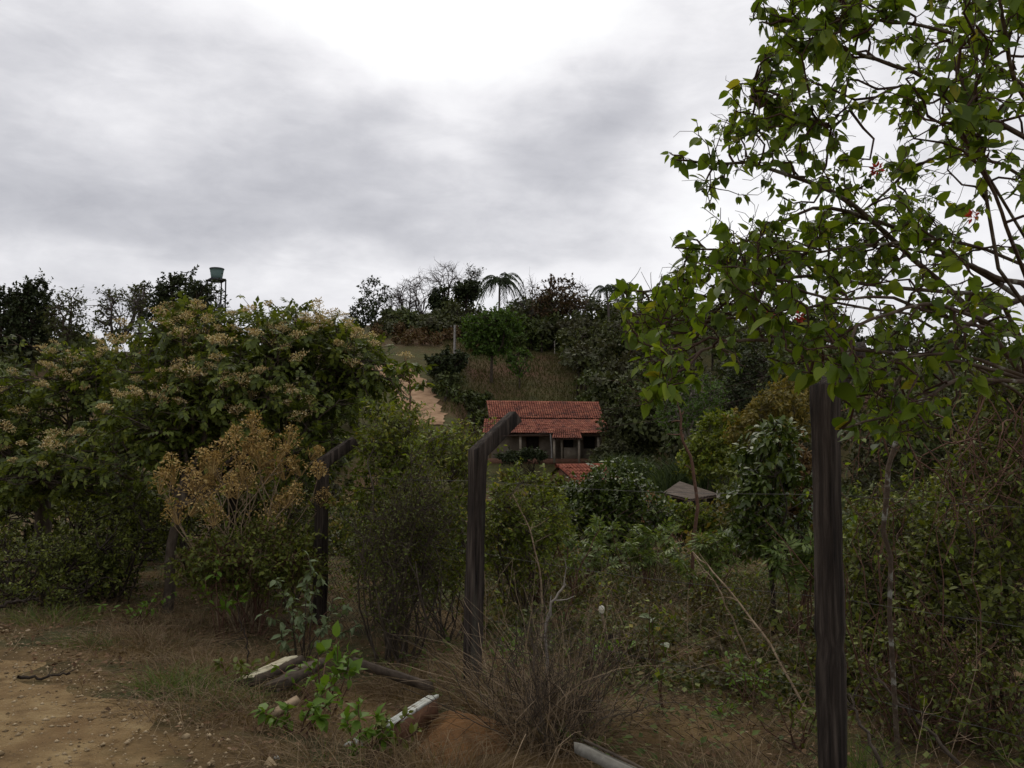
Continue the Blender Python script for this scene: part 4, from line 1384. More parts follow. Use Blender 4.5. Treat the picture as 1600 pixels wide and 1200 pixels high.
bA = G(55, 12.6)
bloom_tree('broad blossoming tree on the thick trunk at the left edge', bA,
           [EP(50, 665, 12.4, 170, 110, 1.2), EP(190, 625, 12.8, 105, 85, 1.0), EP(-60, 690, 12.0, 140, 105, 1.1), EP(120, 735, 11.4, 140, 50, .9)],
           bA + [0.1, 0, 1.25], 300, 75, .11)
bB = G(266, 9.7)
bloom_tree('wide low blossoming tree with slender trunk between road and water tower', bB,
           [EP(400, 610, 10.9, 165, 100, 1.1), EP(500, 585, 11.3, 95, 85, .9), EP(285, 590, 11.0, 120, 85, 1.0), EP(592, 588, 10.9, 58, 58, .4), EP(230, 690, 10.2, 120, 75, .8), EP(450, 690, 10.6, 110, 60, .8), EP(310, 520, 11.2, 50, 35, .5), EP(300, 650, 10.2, 95, 70, .5), EP(380, 640, 10.2, 70, 60, .4), EP(480, 510, 11.3, 45, 25, .4), EP(400, 535, 11.2, 80, 45, .6)],
           bB + [0.05, .1, 1.2], 430, 130, .055, 18)
# a second thin stem of the thicket
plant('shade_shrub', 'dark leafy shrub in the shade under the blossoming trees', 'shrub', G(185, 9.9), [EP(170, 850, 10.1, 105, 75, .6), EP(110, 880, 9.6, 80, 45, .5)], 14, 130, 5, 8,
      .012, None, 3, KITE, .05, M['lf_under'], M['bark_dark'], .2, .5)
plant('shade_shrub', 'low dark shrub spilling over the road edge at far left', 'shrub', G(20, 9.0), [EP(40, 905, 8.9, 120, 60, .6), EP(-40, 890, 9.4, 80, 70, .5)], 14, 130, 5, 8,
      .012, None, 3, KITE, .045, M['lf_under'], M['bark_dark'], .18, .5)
plant('shade_shrub', 'dim bushy undergrowth behind the dry ochre shrub', 'shrub', G(330, 12.0), [EP(330, 830, 12.0, 130, 75, .8), EP(430, 800, 12.2, 90, 80, .7)], 14, 170, 5, 9,
      .014, None, 3, KITE, .06, M['lf_under'], M['bark_dark'], .25, .5)
plant('shade_shrub', 'leafy thicket deep behind the trunks of the blossoming trees', 'shrub', G(140, 15.0), [EP(120, 800, 14.6, 150, 65, 1.0), EP(260, 810, 14.6, 120, 65, 1.0), EP(-20, 790, 15, 100, 60, 1.0)], 16, 260, 5, 9,
      .014, None, 3, KITE, .09, M['lf_under'], M['bark_dark'], .3, .5)

# ================================================================== DRY OCHRE SHRUB
def umbel_mesh(r=.12, n=190):
    """A flat-tiered dry flower head."""
    m_ = MB()
    tier = rng.integers(0, 5, n)
    a = rng.random(n) * 6.28
    rad = r * np.sqrt(rng.random(n)) * (1 - .16 * tier)
    pos = np.c_[rad * np.cos(a), rad * np.sin(a), tier * r * .22 - rad * .35 + .012 * rng.normal(size=n)]
    dr = unit(np.c_[np.cos(a), np.sin(a), .5 * rng.normal(size=n)] + .5 * rng.normal(size=(n, 3)))
    m_.leaves(pos, dr, np.array([0, 0, 1.0]) + .5 * rng.normal(size=(n, 3)), .026 * (.6 + .8 * rng.random(n)), KITE, 1.0)
    s = pos[:26]
    m_.tubes(np.stack([np.c_[s[:, :2] * .1, np.full(26, -r * .8)], s], 1), np.array([.0022, .0014]), 3)
    return m_.mesh('flower_head', M['dry_bloom'])


UMB = [umbel_mesh(.10 + .018 * k) for k in range(5)]
dsb = G(385, 8.9)
ds = thing('dry_flower_shrub', 'ochre brown shrub topped with dry feathery flower heads', 'shrub', dsb)
heads = []
for (px, py, d) in [(378, 655, 8.9), (372, 690, 8.8), (398, 690, 9.0), (350, 705, 8.8), (425, 690, 9.0), (335, 722, 8.7), (362, 725, 8.6), (395, 722, 8.7), (430, 715, 8.9), (450, 690, 9.1),
                    (470, 720, 9.1), (490, 705, 9.2), (310, 735, 8.7), (285, 738, 8.7), (265, 740, 8.8), (300, 760, 8.6), (330, 755, 8.6), (350, 765, 8.6), (480, 735, 9.0), (445, 735, 8.9),
                    (415, 745, 8.7), (310, 790, 8.5), (330, 795, 8.5), (285, 790, 8.6), (430, 800, 8.8), (365, 760, 8.7), (465, 760, 9.0), (440, 770, 8.9), (500, 780, 9.0), (385, 745, 8.5), (320, 710, 8.8), (410, 705, 8.8), (345, 742, 8.6), (385, 705, 8.7)]:
    heads.append(P(px + 12 * rng.normal(), py + 9 * rng.normal(), d + .12 * rng.normal()))
heads = np.array(heads)
stem0 = dsb + np.c_[rng.normal(size=(len(heads), 2)) * .10, np.full(len(heads), -.05)]
stm = curves(stem0, heads - [0, 0, .05], 8, .14, .02, .04)
sb_ = MB().tubes(stm, np.linspace(.009, .004, 8), 4)
stw = sprout(stm, 4, .14, up=.4)
sb_.tubes(stw, np.linspace(.003, .002, 4), 3)
sb_.build('stems', M['cane'], ds)
pos, dr, nm = leaf_frames(stw, 4, .2)
lo_ = MB().leaves(pos, dr, nm, .05 * (.6 + .8 * rng.random(len(pos))), KITE).build('leaves', M['lf_shrub'], ds)
lo_['kind'] = 'stuff'
for h in heads:
    o = bpy.data.objects.new('flower_head', UMB[rng.integers(0, 5)])
    COL.objects.link(o)
    o.parent = ds
    o.location = Vector((h - dsb).tolist())
    o.rotation_euler = (rng.normal() * .25, rng.normal() * .25, rng.random() * 6.28)
    s = .85 + .5 * rng.random()
    o.scale = (s, s, s)
    o['kind'] = 'stuff'

# ================================================================== MIDDLE: HEDGE OF SHRUBS BEHIND THE FENCE
def shrub(label, px, d, ells, nbr, leaf, lmat, bmat=None, nlimb=16, ntwig=5, nleaf=7, tpl=KITE, name='shrub', tw=.2, sr=.010, group=None, droop=.25, width=1.0, shell=.45):
    return plant(name, label, 'shrub', G(px, d), ells, nlimb, nbr, ntwig, nleaf, sr, None, 3, tpl, leaf, lmat, bmat or M['bark'], tw, shell, droop, .8,
                 .0028, .006, group, .25, width, .25, 5)


shrub('fresh green climber-covered shrub left of the middle post', 610, 9.3, [EP(615, 745, 9.5, 60, 80, .5), EP(600, 680, 9.9, 50, 50, .4), EP(640, 700, 9.4, 50, 60, .5), EP(590, 830, 9.2, 70, 70, .5)], 210, .055, M['lf_shrub'])
shrub('bushy green shrub just behind the middle post', 700, 8.6, [EP(690, 760, 8.6, 70, 95, .5), EP(720, 700, 8.8, 45, 50, .4), EP(670, 860, 8.4, 70, 70, .5)], 200, .048, M['lf_shrub'])
shrub('leafy shrub between the middle post and the dark round tree', 820, 10.2, [EP(805, 790, 10.2, 50, 60, .5), EP(850, 815, 10.6, 45, 45, .5), EP(800, 850, 9.9, 60, 60, .5)], 180, .055, M['lf_shrub'])
shrub('brownish twiggy shrub growing through the fence mesh', 625, 7.6, [EP(620, 880, 7.6, 70, 110, .4), EP(650, 800, 7.7, 50, 70, .35)], 190, .03, leaf_mat('withered_shrub_leaf', [(0, (.045, .04, .016)), (.45, (.06, .065, .02)), (1, (.085, .11, .03))], .3, .7), M['bark'], 24, 6, 4, tw=.22)
shrub('thin upright bush at the left of the third post', 455, 10.4, [EP(455, 830, 10.4, 60, 70, .5), EP(420, 870, 10.0, 60, 50, .4)], 110, .05, M['lf_under'])

shrub('dull green undergrowth wrapped round the stems of the ochre shrub', 395, 8.7, [EP(390, 875, 8.6, 85, 45, .4), EP(330, 885, 8.5, 55, 35, .35), EP(460, 880, 8.7, 45, 45, .35)], 130, .05, M['lf_under'], M['twig_red'])
shrub('dark bush in front of the farmhouse veranda', 833, 69, [EP(832, 712, 69, 22, 8, .8), EP(800, 716, 69, 22, 8, .8)], 90, .22, M['lf_far_dark'], M['bark_dark'], tw=.3, sr=.04)
shrub('green bush beside the farmhouse porch', 930, 67, [EP(945, 712, 67, 22, 12, 1.0), EP(970, 704, 67, 24, 20, 1.0)], 110, .25, M['lf_far'], M['bark_dark'], tw=.5, sr=.04)
shrub('low bushes crowding the wall of the small outbuilding', 878, 41, [EP(872, 772, 41, 26, 20, 1.0), EP(900, 778, 40, 26, 16, .9)], 110, .16, M['lf_under'], M['bark_dark'], tw=.25, sr=.02)
shrub('overgrown bush half burying the front of the shed', 1070, 27.5, [EP(1050, 812, 27.5, 34, 24, .7), EP(1095, 815, 27.5, 34, 24, .7)], 130, .12, M['lf_shrub'], M['bark'], tw=.22, sr=.015)
# young sapling with reddish stem standing before the clay road
sp0 = G(637, 9.8)
sap = thing('sapling', 'thin red-stemmed sapling with drooping leaves in front of the clay road', 'sapling', sp0)
sst = np.array([sp0 - [0, 0, .1], P(634, 760, 9.8), P(638, 680, 9.8), P(641, 630, 9.8), P(640, 585, 9.8), P(632, 560, 9.8)])
MB().tubes(sst, np.array([.013, .012, .011, .009, .007, .004]), 6).build('trunk', M['twig_red'], sap)
sbr = curves(np.array([P(641, 600, 9.8), P(640, 612, 9.8), P(638, 640, 9.8), P(640, 590, 9.8), P(637, 660, 9.8), P(636, 690, 9.8)]),
             np.array([P(605, 575, 9.7), P(668, 600, 9.9), P(618, 668, 9.7), P(655, 572, 9.9), P(672, 690, 9.9), P(600, 650, 9.7)]), 6, .1, .1, .04)
MB().tubes(sbr, np.linspace(.006, .003, 6), 4).build('branches', M['twig_red'], sap)
pos, dr, nm = leaf_frames(np.concatenate([sbr, sst[None, :]], 0), 26, .3, .9, .5)
k_ = pos[:, 2] > P(640, 700, 9.8)[2]
o = MB().leaves(pos[k_], dr[k_], nm[k_], .10 * (.6 + .7 * rng.random(k_.sum())), OVATE).build('crown', M['lf_flower_tree'], sap)
o['kind'] = 'stuff'

# ================================================================== MIDDLE RIGHT: CITRUS, CASSAVA, SLENDER TREE, OCHRE BUSHES
plant('citrus_tree', 'dense dark round-crowned tree below the small outbuilding roof', 'tree', G(950, 15.6), [EP(960, 795, 15.6, 78, 72, .9), EP(1005, 820, 15.4, 45, 50, .6), EP(925, 800, 15.8, 50, 62, .7)],
      12, 260, 5, 8, .05, None, 1, KITE, .085, M['lf_dark'], M['bark_dark'], .2, .65, .3, .8, .004, .01, None, .15, 1.2)
cas = 'cassava plants in the yard'
for (lab, px, py, d, wpx, nb) in [('cassava plant with pale palmate leaves just right of middle post', 835, 800, 11.0, 50, 9), ('cassava plant in front of the dark round tree', 900, 850, 12.2, 55, 11),
                                  ('cassava plant below the shed roof', 1010, 835, 13.0, 50, 10), ('large-leaved cassava plant with pale leaves right of shed', 1100, 845, 12.0, 60, 9),
                                  ('cassava plant hidden low behind the near fence post', 1245, 860, 9.6, 45, 8), ('pale-leaved plant between near post and right thicket', 1370, 850, 9.0, 55, 10)]:
    b_ = G(px, d)
    c_ = P(px, py, d)
    rx = wpx / F * d
    root = thing('cassava_plant', lab, 'plant', b_, cas)
    tips_ = np.c_[c_[0] + rx * rng.uniform(-1, 1, nb), d + rx * rng.uniform(-1, 1, nb), c_[2] + rx * .6 * rng.uniform(-1, 1, nb)]
    cs_ = curves(np.repeat(b_[None] - [0, 0, .05], nb, 0) + .05 * rng.normal(size=(nb, 3)) * [1, 1, 0], tips_, 7, .15, .05, .04)
    MB().tubes(cs_, np.linspace(.012, .006, 7), 5).build('stems', M['twig_red'], root)
    pos, dr, nm = leaf_frames(cs_, 14, .6, .9, .35, 1.2)
    o = MB().leaves(pos, dr, nm, .21 * (.6 + .7 * rng.random(len(pos))), PALMATE).build('leaves', M['lf_pale'], root)
    o['kind'] = 'stuff'
plant('slender_tree', 'slender young tree with glossy leaves left of the near post', 'tree', G(1203, 10.2), [EP(1195, 720, 10.2, 55, 45, .5), EP(1170, 800, 10.2, 45, 50, .4), EP(1230, 780, 10.3, 45, 55, .4), EP(1200, 850, 10.1, 60, 50, .45), EP(1215, 680, 10.2, 35, 25, .3)],
      10, 110, 4, 6, .028, None, 1, OVATE, .10, M['lf_dark'], M['bark_dark'], .16, .55, .5, .9, .003, .007, width=.9)
shrub('ochre yellow bush on the slope left of the near post', 1215, 34, [EP(1215, 655, 34, 55, 45, 1.3), EP(1170, 670, 35, 40, 30, 1.0), EP(1240, 620, 36, 35, 30, 1.0)], 150, .2, M['lf_yellow'], tw=.4, sr=.03)
shrub('olive bush right of the reeds behind the shed', 1130, 40, [EP(1130, 690, 40, 50, 45, 1.3), EP(1100, 720, 39, 40, 35, 1.0)], 150, .2, M['lf_shrub'], tw=.4, sr=.03)
shrub('dark bush filling the gap right of the shed post', 1175, 26, [EP(1170, 770, 26, 45, 60, 1.0), EP(1210, 740, 27, 45, 60, 1.0)], 160, .15, M['lf_under'], tw=.3, sr=.02)
shrub('reddish dry bush behind the slender young tree', 1235, 20, [EP(1240, 760, 20, 40, 60, .8)], 120, .12, leaf_mat('rust_bush_leaf', [(0, (.06, .03, .016)), (1, (.11, .065, .03))], .2, .7), tw=.3, sr=.02)

# ================================================================== RIGHT THICKET BEHIND THE FENCE
shrub('tangled leafy thicket behind the fence right of near post', 1400, 7.2, [EP(1400, 900, 7.2, 85, 110, .6), EP(1370, 1000, 6.9, 60, 70, .4)], 170, .06, M['lf_under'], M['bark'], 22, 5, 7, OVATE, tw=.22)
shrub('dense dark thicket along the right picture edge', 1560, 6.6, [EP(1550, 850, 6.6, 90, 150, .6), EP(1600, 700, 6.8, 90, 120, .6), EP(1530, 960, 6.3, 90, 80, .5)], 260, .06, M['lf_under'], M['bark'], 26, 5, 7, OVATE, tw=.22)
shrub('pale-speckled bush far behind the right thicket', 1450, 14, [EP(1440, 830, 14, 110, 80, 1.0), EP(1560, 800, 14, 90, 90, 1.0)], 200, .09, M['lf_shrub'], M['bark'], tw=.3)
shrub('dim bush deep behind the overhanging lichen limb', 1480, 22, [EP(1460, 690, 22, 120, 70, 1.4), EP(1580, 660, 22, 100, 90, 1.4), EP(1370, 700, 23, 60, 60, 1.2)], 240, .16, M['lf_far'], M['bark_dark'], tw=.4, sr=.02)
shrub('sparse reddish-stemmed brush low beside the near post', 1440, 5.9, [EP(1430, 1080, 5.9, 110, 90, .4), EP(1540, 1100, 5.7, 90, 90, .4)], 110, .045, M['lf_under'], M['twig_red'], 26, 5, 5, OVATE, tw=.25)
# hanging bare twigs under the overhanging tree
hb = G(1470, 6.2)
hang = thing('dead_brush', 'leafless tangled reddish twigs hanging under the overhanging tree', 'brush', hb)
e0 = np.array([P(1330 + 290 * rng.random(), 600 + 90 * rng.random(), 5.2 + rng.random()) for k in range(30)])
e1 = e0 + np.c_[.35 * rng.normal(size=30), .2 * rng.normal(size=30), -.25 - .75 * rng.random(30)]
hc_ = curves(e0, e1, 8, .25, 0, .09)
m_ = MB().tubes(hc_, np.linspace(.006, .0025, 8), 4)
hs = sprout(hc_, 6, .22, 1.0, -.05)
m_.tubes(hs, np.linspace(.0028, .0015, 4), 3)
gs0 = np.array([G(1340 + 270 * rng.random(), 5.4 + 1.4 * rng.random()) for k in range(24)])
gs1 = gs0 + np.c_[.4 * rng.normal(size=24), .2 * rng.normal(size=24), .9 + 1.0 * rng.random(24)]
gc_ = curves(gs0 - [0, 0, .05], gs1, 8, .2, 0, .06)
m_.tubes(gc_, np.linspace(.006, .003, 8), 4)
m_.tubes(sprout(gc_, 5, .25, 1.0, .1), np.linspace(.0028, .0015, 4), 3)
m_.build('twigs', M['twig_red'], hang)
ps_, dr_, nm_ = leaf_frames(hs, 1, .3, .9, .4)
k_ = rng.random(len(ps_)) < .5
o = MB().leaves(ps_[k_], dr_[k_], nm_[k_], .05 * (.6 + .8 * rng.random(k_.sum())), OVATE).build('leaves', M['lf_heart'], hang)
o['kind'] = 'stuff'
lv = MB()
lv_p = np.array([P(1400, 690, 5.0), P(1388, 730, 5.0), P(1385, 780, 5.0), P(1380, 830, 5.02), P(1392, 870, 5.05), P(1390, 960, 5.1), G(1392, 5.2)])
lv.tubes(lv_p, np.array([.014, .015, .016, .014, .013, .014, .016]), 7)
lvo = lv.build('stem', M['bark_lichen'], thing('lichen_stem', 'thin upright stem crusted with pale lichen right of near post', 'stem', G(1392, 5.2)))

# ================================================================== FOREGROUND: OVERHANGING HEART-LEAVED TREE
tb0 = np.array([3.35, 4.35, float(H(3.35, 4.35))])
ht = thing('heart_leaf_tree', 'large heart-leaved tree overhanging the fence from the right', 'tree', tb0)
LIMBS = [
    [(1640, 640, 4.2), (1520, 500, 3.9), (1420, 390, 3.7), (1326, 307, 3.5), (1260, 280, 3.45), (1180, 255, 3.4), (1115, 250, 3.35), (1062, 246, 3.3)],
    [(1700, 330, 3.7), (1600, 215, 3.4), (1520, 170, 3.3), (1440, 128, 3.2), (1385, 95, 3.1), (1330, 72, 3.0), (1270, 47, 2.95), (1205, 18, 2.9)],
    [(1620, 150, 3.2), (1550, 95, 3.1), (1490, 60, 3.0), (1440, 42, 2.95), (1400, 35, 2.9), (1350, 33, 2.9), (1310, 40, 2.85), (1278, 52, 2.85)],
    [(1560, 420, 3.5), (1535, 300, 3.4), (1525, 235, 3.35), (1518, 160, 3.3), (1510, 100, 3.25), (1500, 20, 3.2), (1492, -60, 3.2), (1480, -150, 3.2)],
    [(1470, 150, 3.25), (1400, 127, 3.2), (1370, 145, 3.15), (1340, 163, 3.15), (1310, 182, 3.1), (1290, 189, 3.1), (1268, 187, 3.05), (1248, 182, 3.05)],
    [(1600, 470, 4.0), (1500, 400, 3.8), (1400, 350, 3.7), (1320, 325, 3.6), (1250, 330, 3.5), (1190, 365, 3.5), (1125, 392, 3.45), (1055, 385, 3.4)],
    [(1620, 600, 3.9), (1500, 560, 3.6), (1350, 543, 3.3), (1225, 532, 3.1), (1157, 531, 3.0), (1100, 541, 2.95), (1057, 575, 2.9), (1022, 598, 2.85)],
    [(1560, 460, 3.9), (1400, 440, 3.7), (1250, 430, 3.6), (1170, 450, 3.5), (1110, 468, 3.45), (1060, 462, 3.4), (1020, 458, 3.35), (968, 456, 3.3)],
    [(1420, 490, 3.5), (1300, 480, 3.4), (1220, 490, 3.3), (1160, 498, 3.25), (1100, 500, 3.2), (1060, 510, 3.15), (1035, 512, 3.1), (1012, 508, 3.1)],
    [(1680, 440, 4.1), (1600, 470, 3.9), (1540, 490, 3.75), (1487, 523, 3.6), (1450, 560, 3.5), (1412, 597, 3.4), (1390, 640, 3.35), (1370, 670, 3.3)],
    [(1690, 480, 4.2), (1600, 446, 4.0), (1560, 440, 3.9), (1525, 430, 3.8), (1475, 410, 3.7), (1430, 400, 3.6), (1390, 395, 3.5), (1330, 400, 3.4)],
    [(1680, 300, 3.5), (1620, 200, 3.2), (1590, 120, 3.0), (1570, 40, 2.9), (1555, -20, 2.8), (1545, -80, 2.8), (1535, -130, 2.8), (1520, -180, 2.8)],
    [(1232, 276, 3.43), (1205, 248, 3.42), (1192, 220, 3.41), (1184, 195, 3.4), (1179, 172, 3.4), (1174, 152, 3.39), (1171, 140, 3.38), (1168, 130, 3.38)],
    [(1650, 560, 3.6), (1580, 520, 3.2), (1520, 490, 3.0), (1460, 480, 2.8), (1400, 480, 2.7), (1350, 500, 2.6), (1320, 540, 2.6), (1300, 590, 2.6)],
    [(1700, 620, 3.8), (1600, 590, 3.5), (1540, 585, 3.4), (1490, 600, 3.3), (1450, 620, 3.2), (1410, 640, 3.2), (1360, 660, 3.1), (1320, 668, 3.0)],
    [(1640, 300, 3.9), (1560, 250, 3.8), (1490, 230, 3.8), (1430, 260, 3.8), (1380, 300, 3.8), (1330, 350, 3.75), (1280, 380, 3.7), (1220, 400, 3.65)],
    [(1640, 540, 3.4), (1540, 520, 3.3), (1460, 490, 3.2), (1380, 470, 3.1), (1310, 460, 3.05), (1240, 455, 3.0), (1180, 445, 2.95), (1130, 440, 2.9)],
    [(1640, 430, 3.7), (1540, 390, 3.6), (1460, 370, 3.5), (1390, 380, 3.4), (1330, 395, 3.35), (1270, 400, 3.3), (1210, 410, 3.25), (1150, 420, 3.2)],
    [(1660, 610, 3.2), (1580, 580, 3.1), (1520, 560, 3.05), (1460, 560, 3.0), (1400, 570, 2.95), (1350, 585, 2.9), (1300, 600, 2.85), (1250, 590, 2.8)],
    [(1660, 100, 3.4), (1610, 20, 3.3), (1590, -60, 3.2), (1560, -120, 3.2), (1530, -160, 3.1), (1480, -180, 3.1), (1440, -170, 3.0), (1400, -140, 3.0)],
    [(1640, 520, 3.3), (1600, 430, 3.0), (1580, 370, 2.8), (1560, 310, 2.7), (1540, 250, 2.6), (1530, 200, 2.55), (1520, 150, 2.5), (1500, 100, 2.5)],
]
limbs = np.array([[P(*q) for q in L] for L in LIMBS])
limbs[:, 1:-1] += .012 * rng.normal(size=limbs[:, 1:-1].shape)
hub = np.array([3.0, 4.35, 1.55])
trk = curves([tb0 - [0, 0, .2]], [hub], 8, .08, 0, .03)
th_ = MB().tubes(trk, np.linspace(.15, .10, 8), 10)
con = curves(np.repeat(hub[None], len(limbs), 0), limbs[:, 0], 6, .12, .05, .03)
con[12] = curves([limbs[0, 4]], [limbs[12, 0]], 6, .05, 0, .02)[0]
r0 = np.array([.028, .022, .014, .014, .010, .022, .018, .018, .010, .030, .028, .018, .006, .016, .020, .016, .014, .014, .014, .018, .014])
r0 = r0 * .55
th_.tubes(con, np.linspace(1.6, 1.0, 6)[None] * r0[:, None], 7)
th_.build('trunk', M['bark_lichen'], ht, smooth=True)


def resample(Pt, k):
    t = np.linspace(0, Pt.shape[1] - 1, k)
    i = np.minimum(t.astype(int), Pt.shape[1] - 2)
    f = (t - i)[None, :, None]
    return Pt[:, i] * (1 - f) + Pt[:, i + 1] * f


lm = resample(limbs, 16)
lm[:, 1:] += np.cumsum(.006 * rng.normal(size=lm[:, 1:].shape), axis=1) * .6
for k in range(len(lm)):
    MB().tubes(lm[k], np.linspace(r0[k], .0035, 16), 6).build('limb', M['bark_lichen'], ht, smooth=True)
def in_crown(p):
    """Natural reach of this crown on its open side."""
    pxx = 800 + p[:, 0] / p[:, 1] * F
    pyy = 700 - (p[:, 2] - 1.6) / p[:, 1] * F
    xm = np.interp(pyy, [-200, 0, 90, 120, 150, 210, 330, 400, 440, 480, 540, 640, 680, 720], [1195, 1195, 1205, 1150, 1120, 1045, 1060, 1050, 970, 965, 975, 995, 1310, 1420])
    hid = (pyy > 596) & (pxx > 1090) & (pxx < 1350) & (rng.random(len(p)) < .82)
    hid |= (pyy > 560) & (pxx > 1150) & (pxx < 1350) & (rng.random(len(p)) < .5)
    return (pxx > xm) & ~hid


br1 = np.concatenate([sprout(lm, 9, .26, .85, .12, 6, .12, .15), sprout(lm, 6, .15, .95, .12, 6, .62, .15)])
br1 = br1[in_crown(br1[:, -1])]
br2 = sprout(br1, 3, .13, .95, .1, 5, .25, .16)
br2 = br2[in_crown(br2[:, -1])]
tw_ = MB().tubes(br1, np.linspace(.0055, .0024, 6), 5).tubes(br2, np.linspace(.0026, .0013, 5), 4)
br3 = sprout(br2, 2, .08, 1.0, .1, 4, .2, .12)
tw_.tubes(br3, np.linspace(.0016, .0009, 4), 3)
o = tw_.build('twigs', rough_mat('dark_red_twig', [(.3, (.035, .02, .015)), (.7, (.085, .05, .036))], 9, bump=0), ht)
o['kind'] = 'stuff'
pa, da, na = leaf_frames(br2, 6, .15, 1.0, .6, .55)
pb, db, nb_ = leaf_frames(br1, 6, .35, 1.0, .65, .6)
pc, dc, nc = leaf_frames(lm, 7, .72, 1.0, .6, .6)
pos, dr, nm = np.concatenate([pa, pb, pc]), np.concatenate([da, db, dc]), np.concatenate([na, nb_, nc])
sz = np.concatenate([.016 + .038 * rng.random(len(pa)) ** 1.6 + .03 * (rng.random(len(pa)) > .93), .022 + .055 * rng.random(len(pb)) ** 1.5, .03 + .06 * rng.random(len(pc))])
# leaf stalks lift each leaf off its twig
pos2 = pos + dr * .012
dist = np.linalg.norm(pos - CAM, axis=1)
vy = pos[:, 1]
pxs = 800 + pos[:, 0] / vy * F
pys = 700 - (pos[:, 2] - 1.6) / vy * F
inview = (pxs > 900) & (pxs < 1610) & (pys > -10) & (pys < 760)
rank = np.argsort(-(sz / dist) * inview)
big = rank[:300]
rest = np.setdiff1d(np.arange(len(pos)), big)
lb = MB().leaves(pos2[rest], dr[rest], nm[rest], sz[rest], HEART, .72 + .33 * rng.random(len(rest)))
lb.tubes(np.stack([pos[rest] - dr[rest] * .006, pos2[rest]], 1), np.full(2, .0008), 3)
o = lb.build('crown', M['lf_heart'], ht)
o['kind'] = 'stuff'
leaf_mats = [leaf_mat('heart_leaf_%s' % nme, [(0, c), (1, tuple(v * 1.15 for v in c))], .5, .5) for nme, c in
             (('deep', (.05, .08, .013)), ('mid', (.082, .125, .018)), ('light', (.135, .18, .028)), ('yellow', (.2, .185, .03)))]
from mathutils import Matrix
LM = []
for m__ in leaf_mats:
    for curl in (0.8, 1.6):
        tv = HEART[0].copy()
        tv[:, 2] *= curl
        LM.append(mesh_from('leaf', tv, HEART[1], m__, True))
for i in big:
    X = unit(dr[i])
    Y = unit(np.cross(nm[i], X))
    Z = np.cross(X, Y)
    r = rng.random()
    k = 0 if r < .3 else 1 if r < .68 else 2 if r < .98 else 3
    o = bpy.data.objects.new('leaf', LM[k * 2 + rng.integers(0, 2)])
    COL.objects.link(o)
    o.parent = ht
    s = sz[i]
    Y = Y * (.75 + .3 * rng.random())
    mt = Matrix(((X[0] * s, Y[0] * s, Z[0] * s, 0), (X[1] * s, Y[1] * s, Z[1] * s, 0), (X[2] * s, Y[2] * s, Z[2] * s, 0), (0, 0, 0, 1)))
    mt.translation = Vector((pos2[i] - tb0).tolist())
    o.matrix_local = mt
for (px, py, d) in ((1371, 264, 3.0), (1203, 493, 3.2), (1248, 494, 3.2), (1520, 338, 3.1)):
    c = P(px, py, d)
    n = 26
    d_ = unit(rng.normal(size=(n, 3)))
    MB().leaves(c + d_ * .008, d_, rng.normal(size=(n, 3)), .022 * (.6 + .6 * rng.random(n)), KITE, .9).build('red_flower', M['red_flower'], ht)


# ================================================================== NEAR PLANTS
def leafy_plant(name, label, base, tips, leaf, lmat, per, bmat, tpl=OVATE, width=1.0, cat='plant', tmin=.35, droop=.15, group=None):
    """A small plant whose leaves are objects of their own."""
    base = np.asarray(base, float)
    root = thing(name, label, cat, base, group)
    tips = np.asarray(tips, float)
    tips[:, 2] = np.maximum(tips[:, 2], H(tips[:, 0], tips[:, 1]) + .07)
    st = curves(base + np.c_[.03 * rng.normal(size=(len(tips), 2)), np.full(len(tips), -.04)], tips, 7, .12, .06, .04)
    MB().tubes(st, np.linspace(.006, .003, 7), 5).build('stems', bmat, root)
    tv = tpl[0].copy()
    tv[:, 1] *= width
    meshes = [mesh_from('leaf', tv * [1, 1, c], tpl[1], lmat, True) for c in (.8, 1.5, 2.4)]
    pos, dr, nm = leaf_frames(st, per, tmin, .95, droop, 1.0)
    for i in range(len(pos)):
        X = unit(dr[i])
        Y = unit(np.cross(nm[i], X))
        Z = np.cross(X, Y)
        s = leaf * (.55 + .75 * rng.random())
        o = bpy.data.objects.new('leaf', meshes[rng.integers(0, 3)])
        COL.objects.link(o)
        o.parent = root
        mt = Matrix(((X[0] * s, Y[0] * s, Z[0] * s, 0), (X[1] * s, Y[1] * s, Z[1] * s, 0), (X[2] * s, Y[2] * s, Z[2] * s, 0), (0, 0, 0, 1)))
        mt.translation = Vector((pos[i] - base).tolist())
        o.matrix_local = mt
    return root


leafy_plant('grey_leaf_shrub', 'shrub with grey-green felted leaves beside the cream board', G(478, 7.3), [P(x, y, d) for x, y, d in ((482, 868, 7.2), (430, 905, 7.1), (455, 930, 7.0), (500, 900, 7.3), (520, 935, 7.2), (545, 945, 7.3), (470, 960, 7.0), (410, 960, 7.1), (440, 985, 7.0), (510, 975, 7.1), (560, 975, 7.3), (475, 900, 7.2))],
            .078, M['lf_grey'], 22, M['bark'], OVATE, .95, 'shrub', .3, .2)
leafy_plant('broadleaf_plant', 'fresh green broadleaf plant in front of the ridged white beam', G(575, 5.0), [P(x, y, d) for x, y, d in ((560, 1090, 5.0), (590, 1120, 4.95), (615, 1135, 4.95), (540, 1120, 5.0), (600, 1155, 4.9), (575, 1140, 4.9), (555, 1165, 4.85))],
            .075, M['lf_weed'], 15, M['twig_red'], OVATE, 1.1)
leafy_plant('broadleaf_plant', 'green weed with broad leaves standing between the two boards', G(520, 5.9), [P(x, y, d) for x, y, d in ((525, 995, 5.9), (545, 1015, 5.9), (500, 1012, 5.8), (530, 1040, 5.8), (550, 1045, 5.8))],
            .10, M['lf_weed'], 10, M['twig_red'], OVATE, 1.25)
